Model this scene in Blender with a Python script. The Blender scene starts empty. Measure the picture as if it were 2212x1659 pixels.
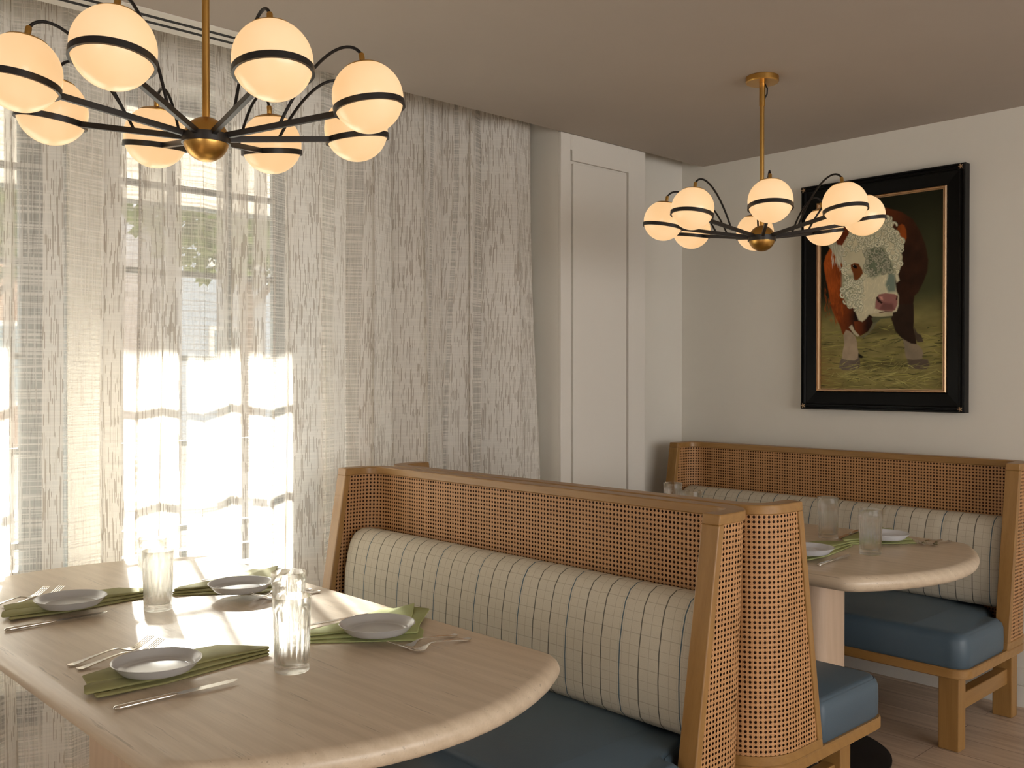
import bpy, math, random
import numpy as np
from mathutils import Vector, Matrix

# ------------------------------------------------------------------ camera, sky, sun, exposure
scene = bpy.context.scene
COL = scene.collection
CAM_H = 1.35
HEADING = math.atan2(2214.0, 2086.0)
PITCH = math.atan2(17.5, 2086.0)
cam_data = bpy.data.cameras.new('camera')
cam_data.sensor_width = 36.0
cam_data.lens = 36.0 * 2086.0 / 2212.0
cam_data.clip_start = 0.05
cam = bpy.data.objects.new('camera', cam_data)
COL.objects.link(cam)
cam.location = (0.0, 0.0, CAM_H)
cam.rotation_euler = (math.pi / 2 - PITCH, 0.0, HEADING - math.pi / 2)
scene.camera = cam

world = bpy.data.worlds.new('world')
scene.world = world
world.use_nodes = True
bg = world.node_tree.nodes['Background']
bg.inputs[0].default_value = (1.0, 0.965, 0.935, 1)
bg.inputs[1].default_value = 3.7

sun_data = bpy.data.lights.new('sun', 'SUN')
sun_data.energy = 36.0
sun_data.color = (1.0, 0.945, 0.87)
sun_data.angle = math.radians(1.5)
sun = bpy.data.objects.new('sun', sun_data)
COL.objects.link(sun)
SUN_DIR = Vector((-0.33, -0.944, -0.45)).normalized()
sun.rotation_euler = SUN_DIR.to_track_quat('-Z', 'Y').to_euler()
sun.location = (3, 9, 5)

scene.view_settings.view_transform = 'Standard'
scene.view_settings.look = 'None'
scene.view_settings.exposure = 0.60
scene.view_settings.gamma = 1.0
scene.view_settings.use_curve_mapping = False

# ------------------------------------------------------------------ helpers: objects
def tag(o, label=None, cat=None, group=None, kind=None):
    if label: o['label'] = label
    if cat: o['category'] = cat
    if group: o['group'] = group
    if kind: o['kind'] = kind
    return o

def empty(name, loc=(0, 0, 0), rz=0.0):
    o = bpy.data.objects.new(name, None)
    o.empty_display_size = 0.1
    o.location = loc
    o.rotation_euler = (0, 0, rz)
    COL.objects.link(o)
    return o

def copy_tree(o, parent=None):
    c = o.copy()
    COL.objects.link(c)
    if parent is not None: c.parent = parent
    for ch in list(o.children): copy_tree(ch, c)
    return c

class MB:
    """collects shapes and links them as one mesh object"""
    def __init__(s): s.v = []; s.f = []; s.uv = []
    def add(s, verts, faces, uvs=None):
        b = len(s.v)
        s.v += [tuple(map(float, p)) for p in verts]
        s.f += [tuple(i + b for i in f) for f in faces]
        s.uv += list(uvs) if uvs is not None else [(0.0, 0.0)] * len(verts)
        return s
    def box(s, x0, x1, y0, y1, z0, z1):
        v = [(x0,y0,z0),(x1,y0,z0),(x1,y1,z0),(x0,y1,z0),(x0,y0,z1),(x1,y0,z1),(x1,y1,z1),(x0,y1,z1)]
        return s.add(v, [(0,3,2,1),(4,5,6,7),(0,1,5,4),(1,2,6,5),(2,3,7,6),(3,0,4,7)])
    def bar(s, a, b, w, h, up=(0, 0, 1)):
        a, b = Vector(a), Vector(b); d = (b - a).normalized()
        side = d.cross(Vector(up)).normalized(); u = side.cross(d)
        v = []
        for p in (a, b):
            for i, j in ((-1,-1),(1,-1),(1,1),(-1,1)):
                v.append(p + side * i * w / 2 + u * j * h / 2)
        return s.add(v, [(0,3,2,1),(4,5,6,7),(0,1,5,4),(1,2,6,5),(2,3,7,6),(3,0,4,7)])
    def lathe(s, prof, n=32, origin=(0,0,0), axis=None, flute=None):
        """prof: list of (r, z) bottom to top; closed at the ends when r is 0"""
        M = Matrix.Identity(3)
        if axis is not None: M = Vector((0,0,1)).rotation_difference(Vector(axis)).to_matrix()
        o = Vector(origin); v = []; f = []
        for k, (r, z) in enumerate(prof):
            for i in range(n):
                a = 2 * math.pi * i / n
                rr = r * (flute(a, z) if flute else 1.0)
                v.append(o + M @ Vector((rr * math.cos(a), rr * math.sin(a), z)))
        for k in range(len(prof) - 1):
            for i in range(n):
                j = (i + 1) % n
                f.append((k*n+i, k*n+j, (k+1)*n+j, (k+1)*n+i))
        if prof[0][0] > 0: f.append(tuple(range(n))[::-1])
        if prof[-1][0] > 0: f.append(tuple((len(prof)-1)*n + i for i in range(n)))
        return s.add(v, f)
    def tube(s, pts, r, n=10):
        pts = [Vector(p) for p in pts]; v = []; f = []
        T = (pts[1] - pts[0]).normalized()
        ref = Vector((0,0,1)) if abs(T.z) < 0.9 else Vector((1,0,0))
        N = T.cross(ref).normalized()
        for k, p in enumerate(pts):
            t = (pts[min(k+1, len(pts)-1)] - pts[max(k-1, 0)]).normalized()
            N = (N - t * N.dot(t)).normalized(); B = t.cross(N)
            rr = r[k] if isinstance(r, (list, tuple)) else r
            for i in range(n):
                a = 2*math.pi*i/n
                v.append(p + N*math.cos(a)*rr + B*math.sin(a)*rr)
        for k in range(len(pts)-1):
            for i in range(n):
                j = (i+1) % n
                f.append((k*n+i, k*n+j, (k+1)*n+j, (k+1)*n+i))
        f.append(tuple(range(n))[::-1]); f.append(tuple((len(pts)-1)*n+i for i in range(n)))
        return s.add(v, f)
    def prism(s, poly, prof):
        """poly: CCW outline; prof: list of (inset, z) bottom to top"""
        n = len(poly); P = [Vector((p[0], p[1])) for p in poly]; nm = []
        for i in range(n):
            a, b, c = P[i-1], P[i], P[(i+1) % n]
            e1 = (b-a).normalized(); e2 = (c-b).normalized()
            n1 = Vector((-e1.y, e1.x)); n2 = Vector((-e2.y, e2.x))
            m = n1 + n2
            m = m / max(0.35, m.dot(n1)) if m.length > 1e-6 else n1
            nm.append(m)
        v = []; f = []
        for ins, z in prof:
            for i in range(n):
                q = P[i] + nm[i]*ins
                v.append((q.x, q.y, z))
        for k in range(len(prof)-1):
            for i in range(n):
                j = (i+1) % n
                f.append((k*n+i, k*n+j, (k+1)*n+j, (k+1)*n+i))
        f.append(tuple(range(n))[::-1]); f.append(tuple((len(prof)-1)*n+i for i in range(n)))
        return s.add(v, f)
    def grid(s, rows, closed_u=False, uvs=None, flip=False):
        """rows: list of equally long lists of points"""
        m = len(rows[0]); v = [p for r in rows for p in r]; f = []
        for k in range(len(rows)-1):
            for i in range(m if closed_u else m-1):
                j = (i+1) % m
                q = (k*m+i, k*m+j, (k+1)*m+j, (k+1)*m+i)
                f.append(q[::-1] if flip else q)
        return s.add(v, f, [u for r in uvs for u in r] if uvs else None)
    def build(s, name, mt, parent=None, smooth=None, bevel=0.0, seg=2, fix=False):
        me = bpy.data.meshes.new(name)
        me.from_pydata(s.v, [], s.f)
        if any(u != (0.0, 0.0) for u in s.uv):
            l = me.uv_layers.new(name='UVMap')
            uv = np.array(s.uv, dtype=np.float32)
            idx = np.empty(len(me.loops), dtype=np.int32); me.loops.foreach_get('vertex_index', idx)
            l.data.foreach_set('uv', uv[idx].ravel())
        if fix:
            import bmesh
            bm = bmesh.new(); bm.from_mesh(me); bmesh.ops.recalc_face_normals(bm, faces=bm.faces); bm.to_mesh(me); bm.free()
        me.materials.append(mt)
        o = bpy.data.objects.new(name, me)
        COL.objects.link(o)
        if parent is not None: o.parent = parent
        if bevel > 0:
            md = o.modifiers.new('bevel', 'BEVEL'); md.width = bevel; md.segments = seg; md.limit_method = 'ANGLE'; md.angle_limit = math.radians(40)
        if smooth is not None:
            me.polygons.foreach_set('use_smooth', [True]*len(me.polygons))
            try: me.set_sharp_from_angle(angle=math.radians(smooth))
            except Exception: pass
        return o

def fillet(poly, radii, n=6):
    out = []
    m = len(poly)
    for i in range(m):
        p = Vector(poly[i]); r = radii[i] if isinstance(radii, (list, tuple)) else radii
        if r <= 0: out.append((p.x, p.y)); continue
        a = Vector(poly[i-1]); b = Vector(poly[(i+1) % m])
        da = (a-p).normalized(); db = (b-p).normalized()
        ang = da.angle(db); d = r / math.tan(ang/2)
        c = p + (da+db).normalized() * (r/math.sin(ang/2))
        A = p + da*d; B = p + db*d
        a0 = math.atan2(A.y-c.y, A.x-c.x); a1 = math.atan2(B.y-c.y, B.x-c.x)
        while a1 - a0 > math.pi: a1 -= 2*math.pi
        while a1 - a0 < -math.pi: a1 += 2*math.pi
        for k in range(n+1):
            t = a0 + (a1-a0)*k/n
            out.append((c.x + r*math.cos(t), c.y + r*math.sin(t)))
    return out

# ------------------------------------------------------------------ helpers: materials
class NT:
    def __init__(s, name):
        s.m = bpy.data.materials.new(name); s.m.use_nodes = True
        s.t = s.m.node_tree; s.t.nodes.clear()
        s.out = s.t.nodes.new('ShaderNodeOutputMaterial')
    def n(s, typ, **kw):
        nd = s.t.nodes.new(typ)
        for k, v in kw.items(): setattr(nd, k, v)
        return nd
    def l(s, a, b): s.t.links.new(a, b)
    def put(s, sock, val):
        if hasattr(val, 'is_linked') or isinstance(val, bpy.types.NodeSocket): s.l(val, sock)
        else: sock.default_value = val
    def math(s, op, a, b=None, c=None, clamp=False):
        nd = s.n('ShaderNodeMath', operation=op); nd.use_clamp = clamp
        s.put(nd.inputs[0], a)
        if b is not None: s.put(nd.inputs[1], b)
        if c is not None: s.put(nd.inputs[2], c)
        return nd.outputs[0]
    def coord(s, kind='Object', scale=(1,1,1)):
        tc = s.n('ShaderNodeTexCoord'); mp = s.n('ShaderNodeMapping')
        s.l(tc.outputs[kind], mp.inputs[0]); mp.inputs['Scale'].default_value = scale
        return mp.outputs[0]
    def sep(s, v):
        nd = s.n('ShaderNodeSeparateXYZ'); s.l(v, nd.inputs[0]); return nd.outputs
    def noise(s, v, scale=5, detail=3, rough=0.5, dist=0.0):
        nd = s.n('ShaderNodeTexNoise'); s.l(v, nd.inputs['Vector'])
        nd.inputs['Scale'].default_value = scale; nd.inputs['Detail'].default_value = detail
        nd.inputs['Roughness'].default_value = rough; nd.inputs['Distortion'].default_value = dist
        return nd.outputs[0]
    def mix(s, fac, a, b):
        nd = s.n('ShaderNodeMix', data_type='RGBA'); s.put(nd.inputs[0], fac)
        s.put(nd.inputs[6], a); s.put(nd.inputs[7], b); return nd.outputs[2]
    def ramp(s, fac, stops):
        nd = s.n('ShaderNodeValToRGB'); s.l(fac, nd.inputs[0]); e = nd.color_ramp.elements
        while len(e) < len(stops): e.new(0.5)
        for i, (p, c) in enumerate(stops):
            e[i].position = p; e[i].color = c if len(c) == 4 else (*c, 1)
        return nd.outputs[0]
    def smooth(s, x, a, b):
        nd = s.n('ShaderNodeMapRange', interpolation_type='SMOOTHSTEP'); s.put(nd.inputs[0], x)
        nd.inputs[1].default_value = a; nd.inputs[2].default_value = b
        return nd.outputs[0]
    def bump(s, h, strength=0.3, dist=0.01):
        nd = s.n('ShaderNodeBump'); s.l(h, nd.inputs['Height'])
        nd.inputs['Strength'].default_value = strength; nd.inputs['Distance'].default_value = dist
        return nd.outputs[0]
    def bsdf(s, color, rough=0.5, metal=0.0, normal=None, spec=0.5, coat=0.0):
        b = s.n('ShaderNodeBsdfPrincipled')
        s.put(b.inputs['Base Color'], color if not isinstance(color, tuple) else (*color[:3], 1))
        s.put(b.inputs['Roughness'], rough); b.inputs['Metallic'].default_value = metal
        b.inputs['Specular IOR Level'].default_value = spec
        b.inputs['Coat Weight'].default_value = coat
        if normal is not None: s.l(normal, b.inputs['Normal'])
        return b
    def done(s, sh): s.l(sh if isinstance(sh, bpy.types.NodeSocket) else sh.outputs[0], s.out.inputs[0]); return s.m

def c4(r, g, b): return (r, g, b, 1.0)

def m_paint(name, col, rough=0.7, amt=0.04, bstr=0.05, spec=0.3):
    k = NT(name); v = k.coord()
    n = k.noise(v, 3, 4, 0.6); n2 = k.noise(v, 180, 2)
    c = k.mix(n, c4(*[x*(1-amt) for x in col]), c4(*[min(1, x*(1+amt)) for x in col]))
    return k.done(k.bsdf(c, rough, normal=k.bump(n2, bstr, 0.002), spec=spec))

def m_wood(name, dark, light, axis=1, scale=1.0, rough=0.45, pore=0.25, coat=0.0, contrast=1.0, cathedral=0.5):
    k = NT(name)
    sc = [9.0*scale]*3; sc[axis] = 0.8*scale
    v = k.coord('Object', tuple(sc))
    warp = k.noise(v, 1.2, 2, 0.5, 0.4)
    w = k.n('ShaderNodeTexWave', wave_type='RINGS' if cathedral > 0.6 else 'BANDS'); w.bands_direction = 'DIAGONAL' if cathedral <= 0.6 else 'X'
    k.l(v, w.inputs['Vector']); w.inputs['Scale'].default_value = 1.6; w.inputs['Distortion'].default_value = 5.0
    w.inputs['Detail'].default_value = 3; w.inputs['Detail Scale'].default_value = 1.3
    sf = [150.0*scale]*3; sf[axis] = 5.0*scale
    fine = k.noise(k.coord('Object', tuple(sf)), 1.0, 3, 0.6)
    a = k.math('MULTIPLY', w.outputs['Fac'], 0.16*contrast)
    a = k.math('ADD', a, k.math('MULTIPLY', warp, 0.5))
    a = k.math('ADD', a, k.math('MULTIPLY', fine, 0.55))
    a = k.math('SUBTRACT', a, 0.12, clamp=True)
    c = k.mix(a, c4(*dark), c4(*light))
    pores = k.smooth(fine, 0.62, 0.72)
    c = k.mix(k.math('MULTIPLY', pores, pore), c, c4(*[x*0.45 for x in dark]))
    return k.done(k.bsdf(c, rough, normal=k.bump(fine, 0.12, 0.002), coat=coat))

def m_metal(name, col, rough=0.3, brushed=False):
    k = NT(name)
    nrm = None; r = rough
    if brushed:
        f = k.noise(k.coord('Object', (60, 60, 900)), 1.0, 2)
        nrm = k.bump(f, 0.06, 0.001)
    return k.done(k.bsdf(col, r, 1.0, normal=nrm))

M = {}
M['wall'] = m_paint('wall_paint', (0.70, 0.67, 0.60))
M['trimw'] = m_paint('trim_paint', (0.70, 0.67, 0.61), 0.5, 0.02)
M['ceil'] = m_paint('ceiling_paint', (0.42, 0.37, 0.32), 0.85)
M['oakpale'] = m_wood('limed_oak', (0.42, 0.325, 0.22), (0.72, 0.605, 0.46), 1, 1.0, 0.33, 0.5, contrast=0.9)
M['honey'] = m_wood('honey_wood', (0.215, 0.105, 0.028), (0.385, 0.215, 0.068), 1, 1.0, 0.38, 0.2)
M['honeyz'] = m_wood('honey_wood_upright', (0.215, 0.105, 0.028), (0.385, 0.215, 0.068), 2, 1.0, 0.38, 0.2)
M['honeyx'] = m_wood('honey_wood_cross', (0.215, 0.105, 0.028), (0.385, 0.215, 0.068), 0, 1.0, 0.38, 0.2)
M['brass'] = m_metal('brushed_brass', (0.62, 0.36, 0.10), 0.30, True)
M['steel'] = m_metal('polished_steel', (0.72, 0.69, 0.64), 0.16)
M['black'] = NT('black_metal'); M['black'] = M['black'].done(M['black'].bsdf((0.012, 0.010, 0.009), 0.38, 0.0))
M['frameblack'] = m_paint('black_lacquer', (0.004, 0.004, 0.0038), 0.30, 0.1, 0.02, 0.12)
M['baseblack'] = m_paint('black_powder_coat', (0.010, 0.009, 0.009), 0.5, 0.1)
M['gilt'] = m_metal('gilt_liner', (0.60, 0.42, 0.26), 0.42)
M['winframe'] = m_paint('window_frame_paint', (0.10, 0.12, 0.12), 0.5, 0.05)
M['reveal'] = m_paint('window_reveal_paint', (0.20, 0.26, 0.28), 0.6, 0.05)
M['dark'] = m_paint('dark_slot', (0.012, 0.011, 0.010), 0.7)
M['vent'] = m_paint('convector_grille', (0.04, 0.045, 0.05), 0.6)
M['wire'] = m_paint('black_flex', (0.010, 0.009, 0.009), 0.45)
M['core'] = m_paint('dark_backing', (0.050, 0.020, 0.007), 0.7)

def m_floor():
    k = NT('oak_planks'); v = k.coord('Object', (1, 1, 1))
    br = k.n('ShaderNodeTexBrick'); mp = k.n('ShaderNodeMapping'); k.l(v, mp.inputs[0])
    mp.inputs['Rotation'].default_value = (0, 0, math.radians(90)); k.l(mp.outputs[0], br.inputs['Vector'])
    br.inputs['Scale'].default_value = 1.0; br.inputs['Brick Width'].default_value = 1.5; br.inputs['Row Height'].default_value = 0.16
    br.inputs['Mortar Size'].default_value = 0.002; br.inputs['Mortar Smooth'].default_value = 0.3
    br.inputs['Color1'].default_value = c4(0.55, 0.42, 0.30); br.inputs['Color2'].default_value = c4(0.64, 0.50, 0.37)
    br.inputs['Mortar'].default_value = c4(0.12, 0.08, 0.05)
    g = k.noise(k.coord('Object', (30, 2.2, 1)), 1.0, 5, 0.65, 0.6)
    c = k.mix(k.smooth(g, 0.35, 0.7), br.outputs['Color'], c4(0.42, 0.30, 0.21))
    return k.done(k.bsdf(c, 0.42, normal=k.bump(g, 0.08, 0.003)))
M['floor'] = m_floor()

def m_leather():
    k = NT('blue_grey_leather'); v = k.coord('Object', (1, 1, 1))
    n = k.noise(v, 6, 4, 0.6); g = k.noise(v, 420, 2)
    vo = k.n('ShaderNodeTexVoronoi'); k.l(v, vo.inputs['Vector']); vo.inputs['Scale'].default_value = 260
    c = k.mix(n, c4(0.046, 0.076, 0.104), c4(0.072, 0.112, 0.148))
    r = k.math('MULTIPLY_ADD', n, 0.15, 0.36)
    return k.done(k.bsdf(c, r, normal=k.bump(vo.outputs['Distance'], 0.10, 0.001)))
M['leather'] = m_leather()

def m_cane(name, dark, light):
    """woven cane: octagonal holes between pairs of upright, level and crossing strands"""
    k = NT(name)
    P = 0.0132
    uv = k.sep(k.coord('UV', (1/P, 1/P, 1)))
    fx = k.math('SUBTRACT', k.math('FRACT', uv[0]), 0.5); fy = k.math('SUBTRACT', k.math('FRACT', uv[1]), 0.5)
    ax = k.math('ABSOLUTE', fx); ay = k.math('ABSOLUTE', fy)
    oc = k.math('MAXIMUM', k.math('MAXIMUM', ax, ay), k.math('MULTIPLY', k.math('ADD', ax, ay), 0.72))
    solid = k.smooth(oc, 0.245, 0.285)
    # strand relief: pairs of strands each side of the cell border, diagonals on top near the corners
    gx = k.math('SUBTRACT', 0.5, ax); gy = k.math('SUBTRACT', 0.5, ay)
    sx = k.math('ABSOLUTE', k.math('SUBTRACT', gx, 0.11)); sy = k.math('ABSOLUTE', k.math('SUBTRACT', gy, 0.11))
    strand = k.math('SUBTRACT', 1.0, k.math('MULTIPLY', k.math('MINIMUM', sx, sy), 9.0), clamp=True)
    dg = k.math('ABSOLUTE', k.math('SUBTRACT', gx, gy))
    diag = k.math('SUBTRACT', 1.0, k.math('MULTIPLY', dg, 9.0), clamp=True)
    near = k.smooth(k.math('ADD', gx, gy), 0.62, 0.48)
    diag = k.math('MULTIPLY', diag, near)
    hgt = k.math('MAXIMUM', k.math('MULTIPLY', strand, 0.7), diag)
    gap = k.math('MINIMUM', k.smooth(gx, 0.0, 0.035), k.smooth(gy, 0.0, 0.035))
    tone = k.noise(k.coord('UV', (9, 9, 1)), 1.0, 3)
    fib = k.noise(k.coord('UV', (90, 700, 1)), 1.0, 2)
    f = k.math('ADD', k.math('MULTIPLY', hgt, 0.55), k.math('MULTIPLY', fib, 0.35))
    f = k.math('ADD', f, k.math('MULTIPLY', tone, 0.25))
    f = k.math('MULTIPLY', f, k.math('MULTIPLY_ADD', gap, 0.6, 0.4), clamp=True)
    c = k.mix(f, c4(*dark), c4(*light))
    b = k.bsdf(c, 0.42, normal=k.bump(hgt, 0.5, 0.0015))
    tr = k.n('ShaderNodeBsdfTransparent'); mx = k.n('ShaderNodeMixShader')
    k.l(solid, mx.inputs[0]); k.l(tr.outputs[0], mx.inputs[1]); k.l(b.outputs[0], mx.inputs[2])
    return k.done(mx)
M['cane'] = m_cane('woven_cane', (0.21, 0.080, 0.024), (0.70, 0.39, 0.165))

def m_plaid():
    k = NT('striped_wool'); uv = k.sep(k.coord('UV', (1, 1, 1)))
    S = 0.0645
    u = k.math('SUBTRACT', k.math('DIVIDE', uv[0], S), 0.13)
    d = k.math('ABSOLUTE', k.math('SUBTRACT', k.math('FRACT', k.math('ADD', u, 0.5)), 0.5))
    line = k.smooth(d, 0.036, 0.020)
    idx = k.math('MODULO', k.math('ADD', k.math('FLOOR', k.math('ADD', u, 0.5)), 300), 3)
    isblue = k.math('LESS_THAN', idx, 0.5)
    d2 = k.math('ABSOLUTE', k.math('SUBTRACT', k.math('FRACT', u), 0.5))
    thin = k.math('MULTIPLY', k.smooth(d2, 0.020, 0.008), 0.35)
    d3 = k.math('ABSOLUTE', k.math('SUBTRACT', d, 0.11))
    thin3 = k.math('MULTIPLY', k.math('MULTIPLY', k.smooth(d3, 0.02, 0.008), 0.22), isblue)
    w = k.math('DIVIDE', uv[1], 0.085)
    e = k.math('ABSOLUTE', k.math('SUBTRACT', k.math('FRACT', w), 0.5))
    h1 = k.math('MULTIPLY', k.smooth(e, 0.020, 0.006), 0.34)
    e2 = k.math('ABSOLUTE', k.math('SUBTRACT', e, 0.36))
    h2 = k.math('MULTIPLY', k.smooth(e2, 0.016, 0.006), 0.24)
    n = k.noise(k.coord('UV', (1, 1, 1)), 420, 2); n2 = k.noise(k.coord('UV', (1, 1, 1)), 12, 3)
    br = k.math('MULTIPLY_ADD', n, 0.6, 0.7)
    base = k.mix(n, c4(0.47, 0.42, 0.325), c4(0.62, 0.565, 0.455))
    base = k.mix(k.math('MULTIPLY', n2, 0.2), base, c4(0.50, 0.45, 0.35))
    th = k.math('MAXIMUM', k.math('MAXIMUM', thin, thin3), k.math('MAXIMUM', h1, h2))
    base = k.mix(k.math('MULTIPLY', th, br), base, c4(0.16, 0.12, 0.09))
    lc = k.mix(isblue, c4(0.075, 0.07, 0.06), c4(0.035, 0.085, 0.125))
    base = k.mix(k.math('MULTIPLY', line, 0.9), base, lc)
    return k.done(k.bsdf(base, 0.9, normal=k.bump(n, 0.35, 0.0012), spec=0.15))
M['plaid'] = m_plaid()

def m_curtain():
    """slub sheer: open level weave with short brown upright slubs"""
    k = NT('sheer_curtain_cloth')
    hor = k.noise(k.coord('UV', (2.2, 135, 1)), 1.0, 3, 0.6)
    ver = k.noise(k.coord('UV', (150, 2.5, 1)), 1.0, 2, 0.6)
    uvs_ = k.sep(k.coord('UV', (1, 1, 1)))
    cu_ = k.math('MULTIPLY', uvs_[0], 380.0)
    colm = k.math('FLOOR', cu_)
    wn = k.n('ShaderNodeTexWhiteNoise', noise_dimensions='1D'); k.l(colm, wn.inputs['W'])
    cb = k.n('ShaderNodeCombineXYZ'); k.l(k.math('MULTIPLY', colm, 7.13), cb.inputs[0])
    k.l(k.math('ADD', k.math('MULTIPLY', uvs_[1], 8.5), k.math('MULTIPLY', wn.outputs['Value'], 40.0)), cb.inputs[1])
    dashn = k.noise(cb.outputs[0], 1.0, 1.0, 0.5)
    inside = k.smooth(k.math('ABSOLUTE', k.math('SUBTRACT', k.math('FRACT', cu_), 0.5)), 0.46, 0.30)
    band = k.noise(k.coord('UV', (7, 3.0, 1)), 1.0, 2, 0.5)
    thr = k.math('SUBTRACT', dashn, k.math('MULTIPLY', band, 0.22))
    dash = k.math('MULTIPLY', k.smooth(thr, 0.445, 0.475), inside)
    # woven stripes: close slub bands alternate with open net bands
    st = k.noise(k.coord('UV', (6.0, 0.0, 1)), 1.0, 1.0, 0.5)
    wallside = k.smooth(k.sep(k.coord('Object', (1, 1, 1)))[0], 2.18, 2.34)
    close = k.smooth(k.math('ADD', st, k.math('MULTIPLY', wallside, 0.10)), 0.475, 0.490)
    vfine = k.noise(k.coord('UV', (330, 3.0, 1)), 1.0, 2, 0.6)
    weave = k.math('MAXIMUM', k.smooth(hor, 0.44, 0.60), k.math('MULTIPLY', k.smooth(ver, 0.50, 0.64), 0.8))
    opn = k.math('MULTIPLY_ADD', weave, 0.28, 0.48)
    ocl = k.math('MULTIPLY_ADD', weave, 0.07, 0.86)
    op = k.math('ADD', opn, k.math('MULTIPLY', close, k.math('SUBTRACT', ocl, opn)))
    dash = k.math('MULTIPLY', dash, k.math('MULTIPLY_ADD', close, 0.55, 0.45))
    op = k.math('MAXIMUM', op, k.math('MULTIPLY', dash, 0.97), clamp=True)
    col = k.mix(k.math('MULTIPLY', dash, 0.85), c4(0.84, 0.805, 0.745), c4(0.36, 0.30, 0.235))
    col = k.mix(k.math('MULTIPLY', k.smooth(vfine, 0.52, 0.70), 0.35), col, c4(0.56, 0.50, 0.43))
    df = k.n('ShaderNodeBsdfDiffuse'); k.l(col, df.inputs[0])
    tl = k.n('ShaderNodeBsdfTranslucent'); k.l(col, tl.inputs[0])
    m1 = k.n('ShaderNodeMixShader'); m1.inputs[0].default_value = 0.27
    k.l(df.outputs[0], m1.inputs[1]); k.l(tl.outputs[0], m1.inputs[2])
    tr = k.n('ShaderNodeBsdfTransparent'); m2 = k.n('ShaderNodeMixShader')
    k.l(op, m2.inputs[0]); k.l(tr.outputs[0], m2.inputs[1]); k.l(m1.outputs[0], m2.inputs[2])
    return k.done(m2)
M['curtain'] = m_curtain()

def m_globe():
    """opal lamp glass: emission stands in for the bulb, warm tint varied by noise"""
    k = NT('opal_glass')
    v = k.sep(k.coord('Object', (1, 1, 1)))
    n = k.noise(k.coord('Object', (1, 1, 1)), 9, 2)
    f = k.math('ADD', k.math('MULTIPLY', n, 0.8), 0.1, clamp=True)
    col = k.mix(f, c4(1.0, 0.53, 0.19), c4(1.0, 0.68, 0.37))
    b = k.bsdf(c4(0.34, 0.29, 0.24), 0.22)
    k.l(col, b.inputs['Emission Color']); b.inputs['Emission Strength'].default_value = 0.56
    return k.done(b)
M['globe'] = m_globe()

def m_glass(name, tint=(1, 1, 1), part=0.55):
    k = NT(name)
    g = k.n('ShaderNodeBsdfGlass'); g.inputs['IOR'].default_value = 1.48; g.inputs['Roughness'].default_value = 0.0
    g.inputs['Color'].default_value = c4(*tint)
    tr = k.n('ShaderNodeBsdfTransparent'); tr.inputs[0].default_value = c4(0.97, 0.97, 0.96)
    mx = k.n('ShaderNodeMixShader'); mx.inputs[0].default_value = part
    k.l(tr.outputs[0], mx.inputs[1]); k.l(g.outputs[0], mx.inputs[2])
    return k.done(mx)
M['glass'] = m_glass('clear_tumbler_glass', (0.99, 0.99, 0.98), 0.5)

def m_pane():
    k = NT('window_glass')
    gl = k.n('ShaderNodeBsdfGlossy'); gl.inputs['Roughness'].default_value = 0.02
    tr = k.n('ShaderNodeBsdfTransparent'); tr.inputs[0].default_value = c4(0.96, 0.98, 0.98)
    fr = k.n('ShaderNodeFresnel'); fr.inputs[0].default_value = 1.3
    mx = k.n('ShaderNodeMixShader'); k.l(fr.outputs[0], mx.inputs[0])
    k.l(tr.outputs[0], mx.inputs[1]); k.l(gl.outputs[0], mx.inputs[2])
    return k.done(mx)
M['pane'] = m_pane()

def m_cloth(name, a, b):
    k = NT(name); v = k.coord('Object', (1, 1, 1))
    n = k.noise(v, 900, 2); n2 = k.noise(v, 30, 3)
    c = k.mix(n2, c4(*a), c4(*b))
    return k.done(k.bsdf(c, 0.85, normal=k.bump(n, 0.25, 0.0006), spec=0.2))
M['napkin'] = m_cloth('olive_linen', (0.22, 0.205, 0.085), (0.31, 0.29, 0.13))
M['napkinl'] = m_cloth('green_linen', (0.30, 0.32, 0.13), (0.38, 0.40, 0.18))

def m_ceramic(name, col, rough):
    k = NT(name); v = k.coord('Object', (1, 1, 1))
    n = k.noise(v, 22, 3)
    c = k.mix(n, c4(*[x*0.93 for x in col]), c4(*col))
    return k.done(k.bsdf(c, rough, spec=0.5))
M['plate'] = m_ceramic('grey_glaze', (0.46, 0.45, 0.43), 0.16)
M['platew'] = m_ceramic('white_glaze', (0.62, 0.63, 0.66), 0.2)

# ------------------------------------------------------------------ the room
CEIL = 2.448
BWX = 4.215
def struct(name, mb, mt, parent=None, bevel=0.0, label=None):
    o = mb.build(name, mt, parent, bevel=bevel)
    if parent is None: o['kind'] = 'structure'
    if label: o['label'] = label
    return o
struct('floor', MB().box(-3.2, 4.4, -3.4, 3.9, -0.06, 0.0), M['floor'], label='oak plank floor')
struct('ceiling', MB().box(-3.2, 4.4, -3.4, 3.01, CEIL, CEIL+0.16).box(-3.2, 4.4, 3.01, 3.9, CEIL+0.152, CEIL+0.26), M['ceil'], label='painted ceiling with a curtain recess at the window side')
struct('wall_back', MB().box(BWX, BWX+0.14, -3.4, 3.9, 0.0, CEIL+0.152), M['wall'], label='plain wall the painting hangs on')
W1, W2 = (0.10, 1.176), (1.36, 2.19)          # window openings along X
SILL, HEAD = 0.60, 2.45
w = MB()
for a, b in ((-3.2, W1[0]), (W1[1], W2[0]), (W2[1], 3.20)):
    w.box(a, b, 3.50, 3.78, 0, CEIL+0.152)
for a, b in (W1, W2):
    w.box(a, b, 3.50, 3.78, 0, SILL); w.box(a, b, 3.50, 3.78, HEAD, CEIL+0.152)
struct('wall_window', w, M['wall'], label='wall with two tall windows behind the sheer curtain')
struct('wall_recess', MB().box(3.737, BWX, 3.145, 3.9, 0, CEIL+0.152), M['wall'], label='short recessed wall between panelled pier and corner')
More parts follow.
